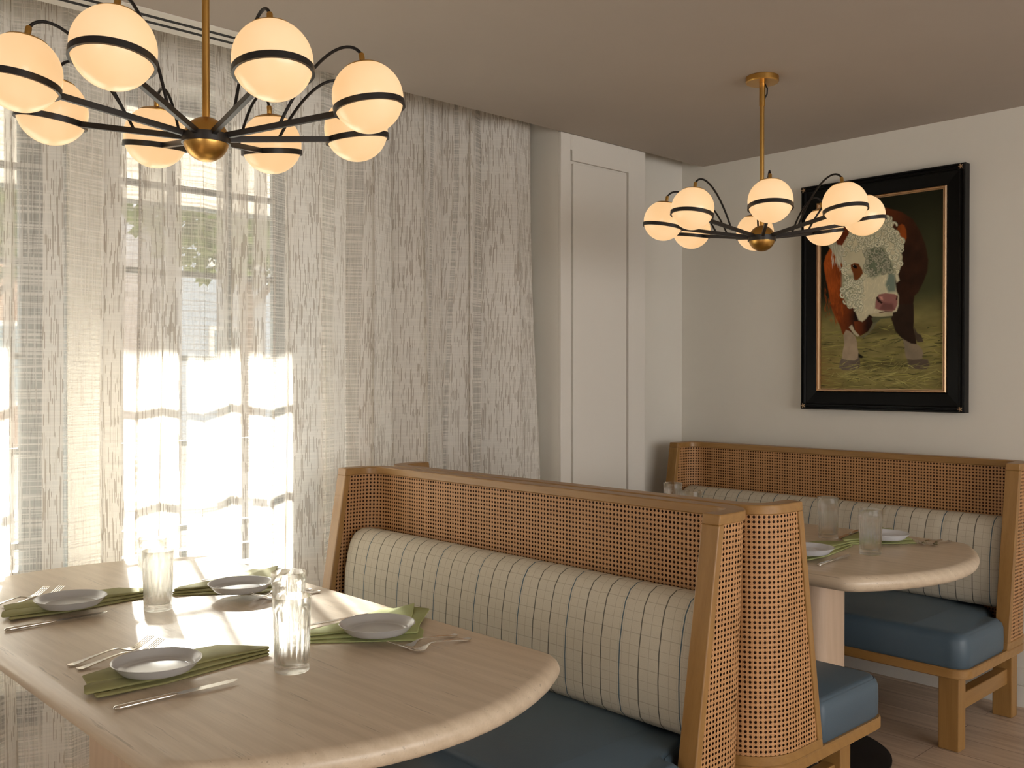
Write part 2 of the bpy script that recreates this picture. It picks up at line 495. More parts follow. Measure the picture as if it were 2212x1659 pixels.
struct('wall_pier', MB().box(3.14, 3.737, 3.028, 3.9, 0, CEIL+0.152), M['trimw'], label='pale panelled pier beside the curtain')
# panelled face of the pier: stiles, rails and a sunk field
t = MB()
t.box(3.14, 3.203, 3.012, 3.028, 0.0, CEIL); t.box(3.612, 3.737, 3.012, 3.028, 0.0, CEIL)
t.box(3.203, 3.215, 3.012, 3.028, 2.377, CEIL)
t.box(3.215, 3.612, 3.012, 3.028, 2.330, CEIL); t.box(3.215, 3.612, 3.012, 3.028, 0.0, 0.16)
struct('trim_1', t, M['trimw'], bevel=0.0015, label='flat panel moulding on the pier')
t = MB().box(3.225, 3.600, 3.015, 3.028, 0.170, 2.318)
struct('trim_2', t, M['trimw'], bevel=0.0015, label='raised field inside the pier panel')
bb = MB().box(BWX-0.018, BWX, -3.4, 3.145, 0.0, 0.088).box(BWX-0.012, BWX, -3.4, 3.145, 0.088, 0.094).box(BWX-0.018, BWX, -3.4, 3.145, 0.094, 0.158)
struct('baseboard_back', bb, M['trimw'], bevel=0.002, label='two-step white baseboard')
struct('baseboard_window', MB().box(-3.2, 3.14, 3.485, 3.50, 0.0, 0.12), M['trimw'], bevel=0.002)
struct('baseboard_recess', MB().box(3.14, BWX-0.018, 3.0, 3.012, 0.0, 0.158).box(3.737, BWX-0.018, 3.012, 3.145, 0, 0.10), M['trimw'], bevel=0.002)
struct('trim_3', MB().box(-0.9, 1.19, 3.47, 3.50, 0.185, 0.285), M['vent'], label='dark convector strip low under the left window')

for num, (a, b), ncol, px0 in ((1, W1, 4, None), (2, W2, 3, None)):
    FY = 3.71
    fr = MB()
    fr.box(a, a+0.05, FY, FY+0.05, SILL, HEAD); fr.box(b-0.085, b, FY, FY+0.05, SILL, HEAD)
    fr.box(a, b, FY, FY+0.05, SILL, SILL+0.05); fr.box(a, b, FY, FY+0.05, HEAD-0.05, HEAD)
    for z in (0.74, 1.08, 1.42, 1.76, 2.10):
        fr.box(a+0.05, b-0.05, FY+0.01, FY+0.04, z-0.011, z+0.011)
    for i in range(1, ncol):
        x = a + 0.05 + (b-a-0.10)*i/ncol
        fr.box(x-0.012, x+0.012, FY+0.01, FY+0.04, SILL+0.05, HEAD-0.05)
    wn = struct('window_%d' % num, fr, M['winframe'], label='dark framed small-paned window behind the sheer')
    MB().box(a+0.04, b-0.04, FY+0.022, FY+0.026, SILL+0.04, HEAD-0.04).build('pane', M['pane'], wn)
    # blue-grey reveal lining, darker than the wall
    rv = MB().box(a, a+0.004, 3.502, FY, SILL, HEAD).box(b-0.004, b, 3.502, FY, SILL, HEAD).box(a, b, 3.502, FY, SILL, SILL+0.004)
    rv.build('reveal', M['reveal'], wn)

# unseen room behind the camera: two walls with openings added for fill light
wr = MB().box(-3.2, 4.4, -3.54, -3.4, 0, 0.45).box(-3.2, 4.4, -3.54, -3.4, 2.35, CEIL+0.152).box(-3.2, -0.6, -3.54, -3.4, 0.45, 2.35).box(3.8, 4.4, -3.54, -3.4, 0.45, 2.35)
struct('wall_right', wr, M['wall'], label='side wall behind the camera with a wide opening added for fill light')
we = MB().box(-3.34, -3.2, -3.54, 3.9, 0, 0.75).box(-3.34, -3.2, -3.54, 3.9, 2.10, CEIL+0.152).box(-3.34, -3.2, -3.54, -1.8, 0.75, 2.10).box(-3.34, -3.2, 0.0, 3.9, 0.75, 2.10)
struct('wall_left', we, M['wall'], label='end wall behind the camera with an opening added for fill light')

# linear diffuser in the ceiling, parallel to the window
df = empty('linear_air_diffuser', (0.6, 2.93, CEIL))
tag(df, 'white linear ceiling air diffuser with two black slots beside the curtain recess', 'air vent')
g = MB()
for y0, y1 in ((2.850, 2.894), (2.916, 2.944), (2.966, 3.008)):
    g.box(-1.6, 1.15, y0-2.93, y1-2.93, -0.0025, 0.0)
g.build('bezel', M['trimw'], df, bevel=0.001)
MB().box(-1.6, 1.15, 2.894-2.93, 2.916-2.93, -0.0018, 0).box(-1.6, 1.15, 2.944-2.93, 2.966-2.93, -0.0018, 0).build('slot', M['dark'], df)

# ------------------------------------------------------------------ street outside
random.seed(4)
gm = m_paint('pavement_stone', (0.50, 0.47, 0.42), 0.9, 0.12)
struct('ground', MB().box(-30, 60, 3.95, 60, -0.25, -0.15), gm, label='sunlit pavement outside')
def building(name, label, x0, x1, y, h, col, cols, rows):
    r = empty(name, ((x0+x1)/2, y, -0.15)); tag(r, label, 'building', 'houses across the street')
    hw = (x1-x0)/2
    MB().box(-hw, hw, 0, 5, 0, h).build('wall', m_paint(name+'_render', col, 0.9, 0.08), r)
    MB().box(-hw-0.2, hw+0.2, -0.25, 5, h, h+0.3).build('cornice', M['trimw'], r)
    for i in range(cols):
        for j in range(rows):
            cx_ = -hw + (i+0.5)*2*hw/cols; z = 0.9 + j*3.0
            f = MB().box(cx_-0.6, cx_+0.6, -0.08, 0.02, z, z+1.7).build('window', M['trimw'], r)
            MB().box(cx_-0.5, cx_+0.5, -0.10, -0.085, z+0.1, z+1.6).build('pane', M['reveal'], f)
building('street_house', 'grey rendered house across the street seen through the right window', 9.0, 22.0, 20.0, 9.0, (0.32, 0.35, 0.38), 5, 3)
building('brick_house', 'brown brick house across the street seen through the left window', -6.0, 7.6, 21.0, 5.0, (0.36, 0.24, 0.17), 5, 2)
bark = m_paint('bark', (0.13, 0.09, 0.06), 0.9, 0.2)
def m_leaf():
    k = NT('leaf'); n = k.noise(k.coord('Object', (1, 1, 1)), 2.0, 3)
    c = k.mix(n, c4(0.05, 0.09, 0.02), c4(0.22, 0.26, 0.08))
    d = k.n('ShaderNodeBsdfDiffuse'); k.l(c, d.inputs[0]); tl = k.n('ShaderNodeBsdfTranslucent'); k.l(c, tl.inputs[0])
    mx = k.n('ShaderNodeMixShader'); mx.inputs[0].default_value = 0.4
    k.l(d.outputs[0], mx.inputs[1]); k.l(tl.outputs[0], mx.inputs[2]); return k.done(mx)
leafm = m_leaf()
def tree(x, y, h, rad, nleaf, label):
    r = empty('street_tree', (x, y, -0.15)); tag(r, label, 'tree')
    tk = MB().tube([(0, 0, 0), (0.05, 0, h*0.3), (0, 0.05, h*0.55), (0.1, 0, h*0.8)], [0.16, 0.13, 0.10, 0.04], 8)
    for i in range(7):
        a = i*0.9; z = h*(0.38+0.05*i)
        tk.tube([(0, 0, z), (math.cos(a)*rad*0.5, math.sin(a)*rad*0.5, z+h*0.14), (math.cos(a)*rad*0.85, math.sin(a)*rad*0.85, z+h*0.22)], [0.07, 0.04, 0.02], 6)
    tk.build('trunk', bark, r, smooth=60)
    rng = np.random.default_rng(int(x*10)+7)
    lv = MB(); V = []; F = []
    for i in range(nleaf):
        d = rng.normal(size=3); d /= np.linalg.norm(d); rr = rad*rng.uniform(0.25, 1.0)**0.6
        c = np.array([d[0]*rr, d[1]*rr, h*0.68 + d[2]*rr*0.85])
        a = rng.normal(size=3); a /= np.linalg.norm(a); b = np.cross(a, rng.normal(size=3)); b /= np.linalg.norm(b)
        s = rng.uniform(0.07, 0.15); k0 = len(V)
        V += [c-a*s, c-b*s*0.5, c+a*s, c+b*s*0.5]; F.append((k0, k0+1, k0+2, k0+3))
    lv.add(V, F); lv.build('crown', leafm, r)
tree(7.4, 14.0, 6.6, 1.9, 4200, 'leafy street tree left of centre in the right window')
tree(4.3, 17.0, 6.4, 1.6, 3600, 'leafy street tree seen through the left window')
tree(10.6, 16.5, 6.2, 1.4, 2600, 'farther street tree beside the grey house')
# awning over both windows, shading the upper half of the curtain
aw = empty('window_awning', (1.4, 3.80, 2.60)); tag(aw, 'cream canvas awning outside above the windows', 'awning')
k = NT('awning_canvas'); d = k.n('ShaderNodeBsdfDiffuse'); d.inputs[0].default_value = c4(0.66, 0.63, 0.58)
tl = k.n('ShaderNodeBsdfTranslucent'); tl.inputs[0].default_value = c4(0.58, 0.55, 0.50); mx = k.n('ShaderNodeMixShader'); mx.inputs[0].default_value = 0.35
k.l(d.outputs[0], mx.inputs[1]); k.l(tl.outputs[0], mx.inputs[2]); awm = k.done(mx)
a = MB()
a.add([(-4, 0, 0.35), (4, 0, 0.35), (4, 1.25, -0.335), (-4, 1.25, -0.335), (-4, 0, 0.36), (4, 0, 0.36), (4, 1.26, -0.325), (-4, 1.26, -0.325)],
      [(0, 1, 2, 3), (7, 6, 5, 4), (3, 2, 6, 7), (0, 4, 5, 1), (0, 3, 7, 4), (1, 5, 6, 2)])
a.build('canopy', awm, aw)
MB().bar((-4, 1.25, -0.33), (4, 1.25, -0.33), 0.03, 0.03).build('front_bar', M['winframe'], aw)
for x in (-3.6, 3.6):
    MB().bar((x, 0.0, -0.5), (x, 1.25, -0.33), 0.02, 0.02).build('brace', M['winframe'], aw)

# ------------------------------------------------------------------ sheer curtain
rngc = random.Random(11)
def curtain():
    # plan of the folds: irregular S-folds with overlaps, in metres
    ctl = []
    x = -1.0; side = 1
    while x < 3.16:
        wd = rngc.uniform(0.075, 0.150); amp = rngc.uniform(0.018, 0.043)
        ctl.append((x, side*amp)); x += wd; side = -side
    pts = []
    for i in range(len(ctl)-1):
        (x0, a0), (x1, a1) = ctl[i], ctl[i+1]
        skew = wd_skew = 0.024
        for s in range(10):
            t = s/10.0
            e = 0.5-0.5*math.cos(math.pi*t)
            pts.append((x0+(x1-x0)*t + skew*math.sin(2*math.pi*t)*(-1), a0+(a1-a0)*e))
    xs = [p[0] for p in pts]
    rows = []; uvs = []
    nz = 40
    for k_ in range(nz+1):
        z = 0.015 + (CEIL+0.13-0.015)*k_/nz
        f = 1 - (z/2.5)                      # 0 at the top, 1 at the hem
        row = []; ur = []; u = 0.0; last = None
        for (px_, py_) in pts:
            base = 3.302
            if px_ > 2.3: base = 3.302 - 0.200*min(1, (px_-2.3)/0.80)**1.3 - 0.03*f*max(0, px_-2.7)/0.4
            wob = 0.010*math.sin(px_*5.1+z*1.7)*f + 0.006*math.sin(px_*13+z*2.9)
            amp = 1.0 + 0.25*math.sin(px_*3.1+1.0)*(f-0.5)
            xx = px_ + 0.012*math.sin(z*2.3+px_*2.0)*f + 0.02*f*(1 if px_ > 2.9 else 0)*(px_-2.9)/0.1
            xx = min(xx, 3.130)
            yy = base + py_*amp*(1.0 + 0.85*min(1, max(0, px_-2.1)/0.3)*(1 if px_ < 2.95 else 0.3)) + wob
            yy = min(yy, 3.46)
            if last is not None: u += math.hypot(xx-last[0], yy-last[1])
            last = (xx, yy)
            row.append((xx, yy, z)); ur.append((u+0.001, z))
        rows.append(row); uvs.append(ur)
    return MB().grid(rows, uvs=uvs)
cu = curtain().build('sheer_curtain', M['curtain'], smooth=180)
tag(cu, 'full-height slubbed sheer curtain hanging in folds across both windows', 'curtain')

# ------------------------------------------------------------------ chandeliers
def make_chandelier(label, x, y, phi):
    HZ = 1.855
    r = empty('globe_chandelier', (x, y, CEIL), phi)
    tag(r, label, 'chandelier', 'globe chandeliers')
    h = HZ - CEIL
    MB().lathe([(0.0, -0.0005), (0.058, -0.0005), (0.060, -0.003), (0.060, -0.019), (0.057, -0.023), (0.0, -0.024)][::-1], 48).build('canopy', M['brass'], r, smooth=35, fix=True)
    st = MB().lathe([(0.0, -0.110), (0.0105, -0.108), (0.0105, -0.024), (0, -0.023)], 20).lathe([(0.0, -0.075), (0.005, -0.075), (0.005, -0.066), (0, -0.066)], 12, origin=(0.010, 0, 0))
    st.build('swivel', M['brass'], r, smooth=35, fix=True)
    MB().tube([(0.0, -0.008, -0.024), (-0.004, -0.018, -0.045), (-0.003, -0.017, -0.065), (0, -0.009, -0.080)], 0.0028, 8).build('power_cord', M['wire'], r, smooth=60)
    MB().lathe([(0.0078, h+0.04), (0.0078, -0.10)], 20).build('rod', M['brass'], r, smooth=40)
    R0 = 0.0475
    prof = [(R0*math.cos(a), h + R0*math.sin(a)) for a in np.linspace(-math.pi/2, math.pi/2, 33)]
    prof[0] = (0, prof[0][1]); prof[-1] = (0, prof[-1][1])
    MB().lathe(prof, 48).build('hub_ball', M['brass'], r, smooth=60)
    MB().lathe([(R0-0.003, h-0.0095), (R0+0.0035, h-0.0095), (R0+0.0035, h+0.0095), (R0-0.003, h+0.0095)], 48).build('hub_band', M['black'], r, smooth=35)
    RR, DZ, RG = 0.357, 0.075, 0.0739
    OFF = 0.0215                                   # the strap ring sits below the globe's middle
    tl = math.atan2(DZ-OFF, RR)
    ax = Vector((-math.sin(tl), 0, math.cos(tl))); rad = Vector((math.cos(tl), 0, math.sin(tl)))
    c = Vector((RR, 0, h+DZ)); cr_ = c - ax*OFF; RK = math.sqrt(RG*RG-OFF*OFF)
    arm = None
    hub = Vector((0, 0, h))
    for kk in range(8):
        rot = Matrix.Rotation(kk*math.pi/4, 4, 'Z')
        if arm is not None:
            a2 = copy_tree(arm, r); a2.matrix_parent_inverse = Matrix.Identity(4)
            a2.rotation_euler = (0, 0, kk*math.pi/4); continue
        end = cr_ - rad*(RK+0.004)
        arm = MB().bar(hub + rad*0.040, end + rad*0.003, 0.0105, 0.0125).build('arm', M['black'], r, bevel=0.0008)
        # strap ring round the globe
        q = Vector((0, 0, 1)).rotation_difference(ax).to_matrix()
        ring = MB(); n = 56; V = []
        for rr, zz in ((RK-0.001, -0.0064), (RK+0.0042, -0.0064), (RK+0.0042, 0.0064), (RK+0.0015, 0.0064)):
            for i in range(n):
                a = 2*math.pi*i/n; V.append(cr_ + q @ Vector((rr*math.cos(a), rr*math.sin(a), zz)))
        F = []
        for k_ in range(4):
            for i in range(n):
                j = (i+1) % n; k2 = (k_+1) % 4
                F.append((k_*n+i, k_*n+j, k2*n+j, k2*n+i))
        ring.add(V, F); ring.build('globe_ring', M['black'], arm, smooth=35, fix=True)
        top = math.radians(59)
        gp = [(RG*math.cos(a), RG*math.sin(a)) for a in np.linspace(-math.pi/2, top, 34)]
        gp[0] = (0, gp[0][1])
        MB().lathe(gp, 48, origin=c, axis=ax).build('globe_shade', M['globe'], arm, smooth=80)
        rt, zt = RG*math.cos(top), RG*math.sin(top)
        cap = MB().lathe([(rt+0.0008, zt-0.001), (rt+0.0008, zt+0.001), (rt*0.85, zt+0.0045), (rt*0.5, zt+0.008), (0.009, zt+0.0095), (0.006, zt+0.011), (0.006, zt+0.027), (0.0045, zt+0.030), (0.0, zt+0.030)], 36, origin=c, axis=ax)
        cap.build('brass_cap', M['brass'], arm, smooth=35, fix=True)
        p0 = c + ax*(zt+0.026)
        pts = []
        P = [p0, p0 + ax*0.035 + Vector((-0.012, 0, 0)), Vector((RR*0.72, 0, h+DZ*0.72+0.150)), Vector((0.190, 0.0, h+0.075)), Vector((0.165, 0, h+0.165*math.tan(tl)+0.003))]
        for t_ in np.linspace(0, 1, 26):
            b = Vector((0, 0, 0))
            for i, pp in enumerate(P):
                b += pp * (math.comb(4, i) * t_**i * (1-t_)**(4-i))
            pts.append(b)
        MB().tube(pts, 0.0034, 8).build('power_cord', M['wire'], arm, smooth=60)
    return r
make_chandelier('brass and black eight-globe chandelier hanging over the near table by the curtain', 0.942, 1.953, -0.115)
make_chandelier('brass and black eight-globe chandelier hanging over the far table before the painting', 3.106, 1.957, 0.638)

# ------------------------------------------------------------------ booth benches
BL = 1.655
ZB0, ZB1, ZT = 0.290, 0.325, 1.015
def xf(z): return 0.295 - (z-ZB1)/(ZT-ZB1)*0.115
def rc(z): return 0.155 - (z-ZB1)/(ZT-ZB1)*0.055
def wing_path(z, off=0.0, trim=0.0, n=9):
    """plan path at height z from one front post round the back to the other, offset inwards"""
    R = rc(z); f = xf(z) - trim; r = max(0.005, R-off)
    P = [(f, off)]
    m = 4
    for i in range(1, m): P.append((f + (R-f)*i/m, off))
    for i in range(n+1):
        a = -math.pi/2 - (math.pi/2)*i/n
        P.append((R + r*math.cos(a), R + r*math.sin(a)))
    for i in range(1, 16): P.append((off, R + (BL-2*R)*i/16))
    for i in range(n+1):
        a = math.pi - (math.pi/2)*i/n
        P.append((R + r*math.cos(a), BL - R + r*math.sin(a)))
    for i in range(1, m): P.append((R + (f-R)*i/m, BL-off))
    P.append((f, BL-off))
    return P
def wing_sheet(mb, off, z0, z1, trim, nz=10, flip=False):
    rows = []; uvs = []
    for k_ in range(nz+1):
        z = z0 + (z1-z0)*k_/nz
        P = wing_path(z, off, trim)
        ref = wing_path(0.66, off, trim)
        u = 0; ur = []
        tot = [0]
        for i in range(1, len(ref)): tot.append(tot[-1] + math.hypot(ref[i][0]-ref[i-1][0], ref[i][1]-ref[i-1][1]))
        mid = tot[-1]/2
        # arc length measured from the middle of the back so the weave stays upright
        own = [0]
        for i in range(1, len(P)): own.append(own[-1] + math.hypot(P[i][0]-P[i-1][0], P[i][1]-P[i-1][1]))
        om = own[-1]/2
        rows.append([(p[0], p[1], z) for p in P]); uvs.append([(o-om+5.0, z) for o in own])
    return mb.grid(rows, uvs=uvs, flip=flip)
def rail(z0, z1, off0, off1):
    mb = MB(); rows = []
    for off, z in ((off0, z0), (off1, z0), (off1, z1), (off0, z1)):
        rows.append([(p[0], p[1], z) for p in wing_path(z, off, 0.0)])
    n = len(rows[0]); v = [p for r in rows for p in r]; f = []
    for k_ in range(4):
        k2 = (k_+1) % 4
        for i in range(n-1):
            f.append((k_*n+i, k_*n+i+1, k2*n+i+1, k2*n+i))
    f.append((0, n, 2*n, 3*n)); f.append((n-1, 4*n-1, 3*n-1, 2*n-1))
    mb.add(v, f); return mb
def make_bench(label, x, y, rz):
    r = empty('booth_bench', (x, y, 0), rz)
    tag(r, label, 'bench', 'cane-backed booth benches')
    board = fillet([(0, 0), (0.68, 0), (0.68, BL), (0, BL)], [0.155, 0.06, 0.06, 0.155], 8)
    MB().prism(board, [(0.004, ZB0), (0.0, ZB0+0.004), (0.0, ZB1-0.004), (0.004, ZB1)]).build('seat_board', M['honey'], r, smooth=30)
    # seat cushion, notched round the wings
    q = [(0.674, 0.006), (0.674, BL-0.006), (0.298, BL-0.006), (0.298, BL-0.062), (0.17, BL-0.10), (0.09, BL-0.16), (0.075, BL-0.22), (0.075, 0.22), (0.09, 0.16), (0.17, 0.10), (0.298, 0.062), (0.298, 0.006)]
    q = fillet(q, [0.055, 0.055, 0.026, 0.012, 0.05, 0.04, 0.03, 0.03, 0.04, 0.05, 0.012, 0.026], 5)
    prof = [(0.006, ZB1), (0.001, ZB1+0.010), (0.000, ZB1+0.055), (0.001, ZB1+0.090), (0.005, ZB1+0.104), (0.012, ZB1+0.113), (0.014, ZB1+0.111), (0.017, ZB1+0.116), (0.024, ZB1+0.121)]
    cu_ = MB().prism(q, prof)
    o = cu_.build('seat_cushion', M['leather'], r, smooth=50)
    # domed top
    rows = []
    xs = np.linspace(0, 1, 9); ys = np.linspace(0, 1, 21)
    for a in xs:
        rows.append([(0.10 + a*0.548, 0.20 + b*(BL-0.40), ZB1+0.1195 + 0.016*(1-(2*a-1)**4)*(1-(2*b-1)**8)) for b in ys])
    MB().grid(rows).build('seat_crown', M['leather'], o, smooth=180)
    # striped back cushion
    y0, y1 = 0.060, BL-0.060
    rng = random.Random(int(x*100))
    wr = [(rng.uniform(0.5, 1.45), rng.uniform(0.006, 0.012), rng.uniform(0.012, 0.026), rng.uniform(-0.5, 0.5)) for _ in range(13)]
    def sec(t, yy, e):
        # closed section in x-z, t in 0..1, starting low at the back, round the front, over the top
        d = 0.055; x_b = 0.058; x_fb = 0.205; x_ft = 0.185; zb = 0.452; zt = 0.803
        P = [(x_b, zb+0.02), (x_b+0.02, zb+0.002), (0.15, zb), (x_fb-0.022, zb+0.004), (x_fb-0.004, zb+0.022), (x_fb+0.004, zb+0.06), (x_fb+0.006, zb+0.13), (x_fb+0.002, zb+0.20), (x_ft+0.010, zt-0.085), (x_ft-0.002, zt-0.045), (x_ft-0.022, zt-0.016), (x_ft-0.052, zt-0.002), (x_ft-0.085, zt-0.003), (x_b+0.015, zt-0.015), (x_b, zt-0.035), (x_b, 0.62)]
        return P
    rows = []; uvs = []
    ny = 150
    for k_ in range(ny+1):
        s = k_/ny
        # ease towards the ends so they come out round
        yy = y0 + (y1-y0)*(0.5-0.5*math.cos(math.pi*s)*(1.0) if False else s)
        e = min(1.0, min(yy-y0, y1-yy)/0.035); e = math.sqrt(max(0.0, 1-(1-e)**2))
        P = sec(0, yy, e); cx_ = 0.125; cz_ = 0.63
        row = []; ur = []; v_ = 0.0; last = None
        for i, (px_, pz_) in enumerate(P):
            sh = 0.030*(1-e)
            dx, dz = px_-cx_, pz_-cz_
            xx = cx_ + dx*(1-sh/0.08); zz = cz_ + dz*(1-sh/0.18)
            if 7 <= i <= 12:
                w_ = 0
                for (wy, wd, wa, wk) in wr:
                    g_ = (yy - wy - wk*(zz-0.74)*0.3)/wd
                    w_ += math.exp(-g_*g_)*wa*0.22*(1.0 if i in (9, 10) else 0.55)
                xx -= w_*0.6; zz -= w_*0.55
            if last is not None: v_ += math.hypot(px_-last[0], pz_-last[1])
            last = (px_, pz_)
            row.append((xx, yy, zz)); ur.append((yy, v_+0.01))
        rows.append(row); uvs.append(ur)
    mb = MB().grid(rows, closed_u=True, uvs=uvs, flip=False)
    n = len(rows[0]); mb.f.append(tuple(range(n))); mb.f.append(tuple(ny*n+i for i in range(n))[::-1])
    mb.build('back_cushion', M['plaid'], r, smooth=70, fix=True)
    # frame of the shell
    rail(ZT-0.026, ZT, 0.0, 0.052).build('top_rail', M['honey'], r, smooth=35, bevel=0.003, fix=True)
    rail(ZB1, ZB1+0.026, 0.001, 0.052).build('bottom_rail', M['honey'], r, smooth=35, bevel=0.002, fix=True)
    for yy0, yy1 in ((0.0, 0.052), (BL-0.052, BL)):
        p = MB(); zz = [ZB1+0.0255, ZT-0.0255]
        v = []
        for z in zz: v += [(xf(z), yy0, z), (xf(z), yy1, z), (xf(z)-0.024, yy1, z), (xf(z)-0.024, yy0, z)]
        p.add(v, [(0, 1, 2, 3), (7, 6, 5, 4), (0, 4, 5, 1), (1, 5, 6, 2), (2, 6, 7, 3), (3, 7, 4, 0)])
        p.build('front_post', M['honeyz'], r, bevel=0.003, fix=True)
    wing_sheet(MB(), 0.0045, ZB1+0.022, ZT-0.022, 0.020, flip=True).build('outer_cane', M['cane'], r, smooth=60)
    wing_sheet(MB(), 0.0475, ZB1+0.022, ZT-0.022, 0.020).build('inner_cane', M['cane'], r, smooth=60)
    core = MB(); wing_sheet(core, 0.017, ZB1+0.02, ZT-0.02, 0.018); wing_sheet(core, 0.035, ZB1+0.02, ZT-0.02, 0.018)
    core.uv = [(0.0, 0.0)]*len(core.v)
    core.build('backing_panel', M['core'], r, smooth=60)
    # legs and stretchers
    for yy0, yy1 in ((0.065, 0.140), (BL-0.140, BL-0.065)):
        for xx0, xx1 in ((0.515, 0.575), (0.010, 0.066)):
            MB().box(xx0, xx1, yy0, yy1, 0.0, ZB0).build('leg', M['honeyz'], r, bevel=0.004)
        MB().box(0.066, 0.515, (yy0+yy1)/2-0.02, (yy0+yy1)/2+0.02, 0.132, 0.192).build('stretcher', M['honeyx'], r, bevel=0.003)
    MB().box(0.05, 0.08, 0.140, BL-0.140, 0.215, ZB0).build('apron', M['honey'], r, bevel=0.002)
    return r
make_bench('long cane-backed booth bench facing the near table, its cushion closest to the camera', 2.135, 1.345+BL, math.pi)
make_bench('cane-backed booth bench back to back with the near one, facing the far table', 2.155, 1.345, 0.0)
make_bench('cane-backed booth bench along the wall under the painting', 4.100, 1.345+BL, math.pi)

# ------------------------------------------------------------------ tables
def table_outline(yc):
    hw, bow = 0.442, 0.155
    P = [(hw, -yc), (hw, yc)]
    end = [(hw*(1-2*i/16.0), yc + bow*(1-(1-2*i/16.0)**2)) for i in range(1, 16)]
    P += end + [(-hw, yc), (-hw, -yc)] + [(-a, -b) for a, b in end]
    rad = [0.085, 0.085] + [0]*15 + [0.085, 0.085] + [0]*15
    # the fillet eats into the first bow points: drop those nearest to the corners
    keepP, keepR = [], []
    for p, q in zip(P, rad):
        if q == 0 and abs(p[0]) > hw-0.08: continue
        keepP.append(p); keepR.append(q)
    return fillet(keepP, keepR, 7)
def make_table(label, x, y, yc, p0, p1):
    r = empty('dining_table', (x, y, 0)); tag(r, label, 'table', 'limed oak booth tables')
    o = table_outline(yc); T = 0.75
    prof = []
    for a in np.linspace(-math.pi/2, math.pi/2, 11): prof.append((0.026-0.026*math.cos(a), T-0.025+0.025*math.sin(a)))
    MB().prism(o, prof).build('table_top', M['oakpale'], r, smooth=50)
    ped = fillet([(-0.10, p0), (0.10, p0), (0.10, p1), (-0.10, p1)], 0.06, 7)
    MB().prism(ped, [(0, 0.012), (0, T-0.05)]).build('pedestal', M['oakpale_z'], r, smooth=50)
    for yy in (p0+0.13, p1-0.13):
        MB().lathe([(0.0, 0.0), (0.295, 0.0), (0.30, 0.003), (0.30, 0.009), (0.295, 0.012), (0.0, 0.012)], 56, origin=(0, yy, 0)).build('base_plate', M['baseblack'], r, smooth=35)
    return r
M['oakpale_z'] = m_wood('limed_oak_upright', (0.46, 0.32, 0.21), (0.70, 0.54, 0.40), 2, 1.0, 0.42, 0.25)
make_table('pale limed oak table with bowed ends in sunlight beside the sheer curtain', 1.063, 2.235, 0.800, -0.55, 0.52)
make_table('pale limed oak table with bowed ends under the painting, between the two far benches', 3.140, 2.095, 0.700, -0.42, 0.42)

# ------------------------------------------------------------------ tableware
T = 0.75
def make_glass(label, x, y, name='tumbler_glass'):
    H = 0.152
    def fl(a, z):
        if z < 0.018 or z > 0.122: return 1.0
        e = min(1, (z-0.018)/0.006, (0.122-z)/0.02)
        return 1.0 - 0.040*e*abs(math.sin(a*10))
    out = [(0.0, 0.0), (0.033, 0.0), (0.0350, 0.002), (0.0352, 0.006), (0.0352, 0.018), (0.0356, 0.024), (0.0362, 0.05), (0.0370, 0.08), (0.0376, 0.102), (0.0381, 0.114), (0.0384, 0.122), (0.0392, H-0.001), (0.0388, H)]
    inn = [(0.0378, H-0.001), (0.0368, 0.122), (0.0352, 0.08), (0.0338, 0.04), (0.0325, 0.022), (0.029, 0.0165), (0.0, 0.015)]
    g_ = MB(); n = 160; V = []; F = []
    pr = out + inn
    for k_, (rr, z) in enumerate(pr):
        for i in range(n):
            a = 2*math.pi*i/n
            q = rr*(fl(a, z) if k_ < len(out) else 1.0)
            V.append((q*math.cos(a), q*math.sin(a), z))
    for k_ in range(len(pr)-1):
        for i in range(n):
            j = (i+1) % n; F.append((k_*n+i, k_*n+j, (k_+1)*n+j, (k_+1)*n+i))
    g_.add(V, F)
    o = g_.build(name, M['glass'], smooth=60)
    import bmesh
    bm = bmesh.new(); bm.from_mesh(o.data); bmesh.ops.remove_doubles(bm, verts=bm.verts, dist=1e-6); bmesh.ops.recalc_face_normals(bm, faces=bm.faces); bm.to_mesh(o.data); bm.free()
    o.location = (x, y, T+0.0005)
    tag(o, label, 'glass', 'fluted highball tumblers')
    return o
glass0 = make_glass('fluted clear tumbler on the near table, nearest the camera beside a napkin tip', 1.019, 1.735)
def dup_glass(label, x, y):
    o = glass0.copy(); COL.objects.link(o); o.location = (x, y, T+0.0005); o['label'] = label
dup_glass('fluted clear tumbler on the near table, directly behind the nearest tumbler', 1.140, 1.955)
dup_glass('fluted clear tumbler on the near table, front one of the left pair by the curtain', 1.036, 2.425)
dup_glass('fluted clear tumbler on the near table, rear one of the left pair, rim rising behind', 1.103, 2.620)
dup_glass('fluted clear tumbler on the far table, nearest the rounded table end', 3.104, 1.535)
dup_glass('fluted clear tumbler on the far table, left of the one nearest the table end', 3.292, 1.792)
dup_glass('fluted clear tumbler whose rim peeks over the bench rail, leftmost on the far table', 3.262, 2.480)
dup_glass('fluted clear tumbler whose rim barely clears the bench rail on the far table', 3.095, 2.262)

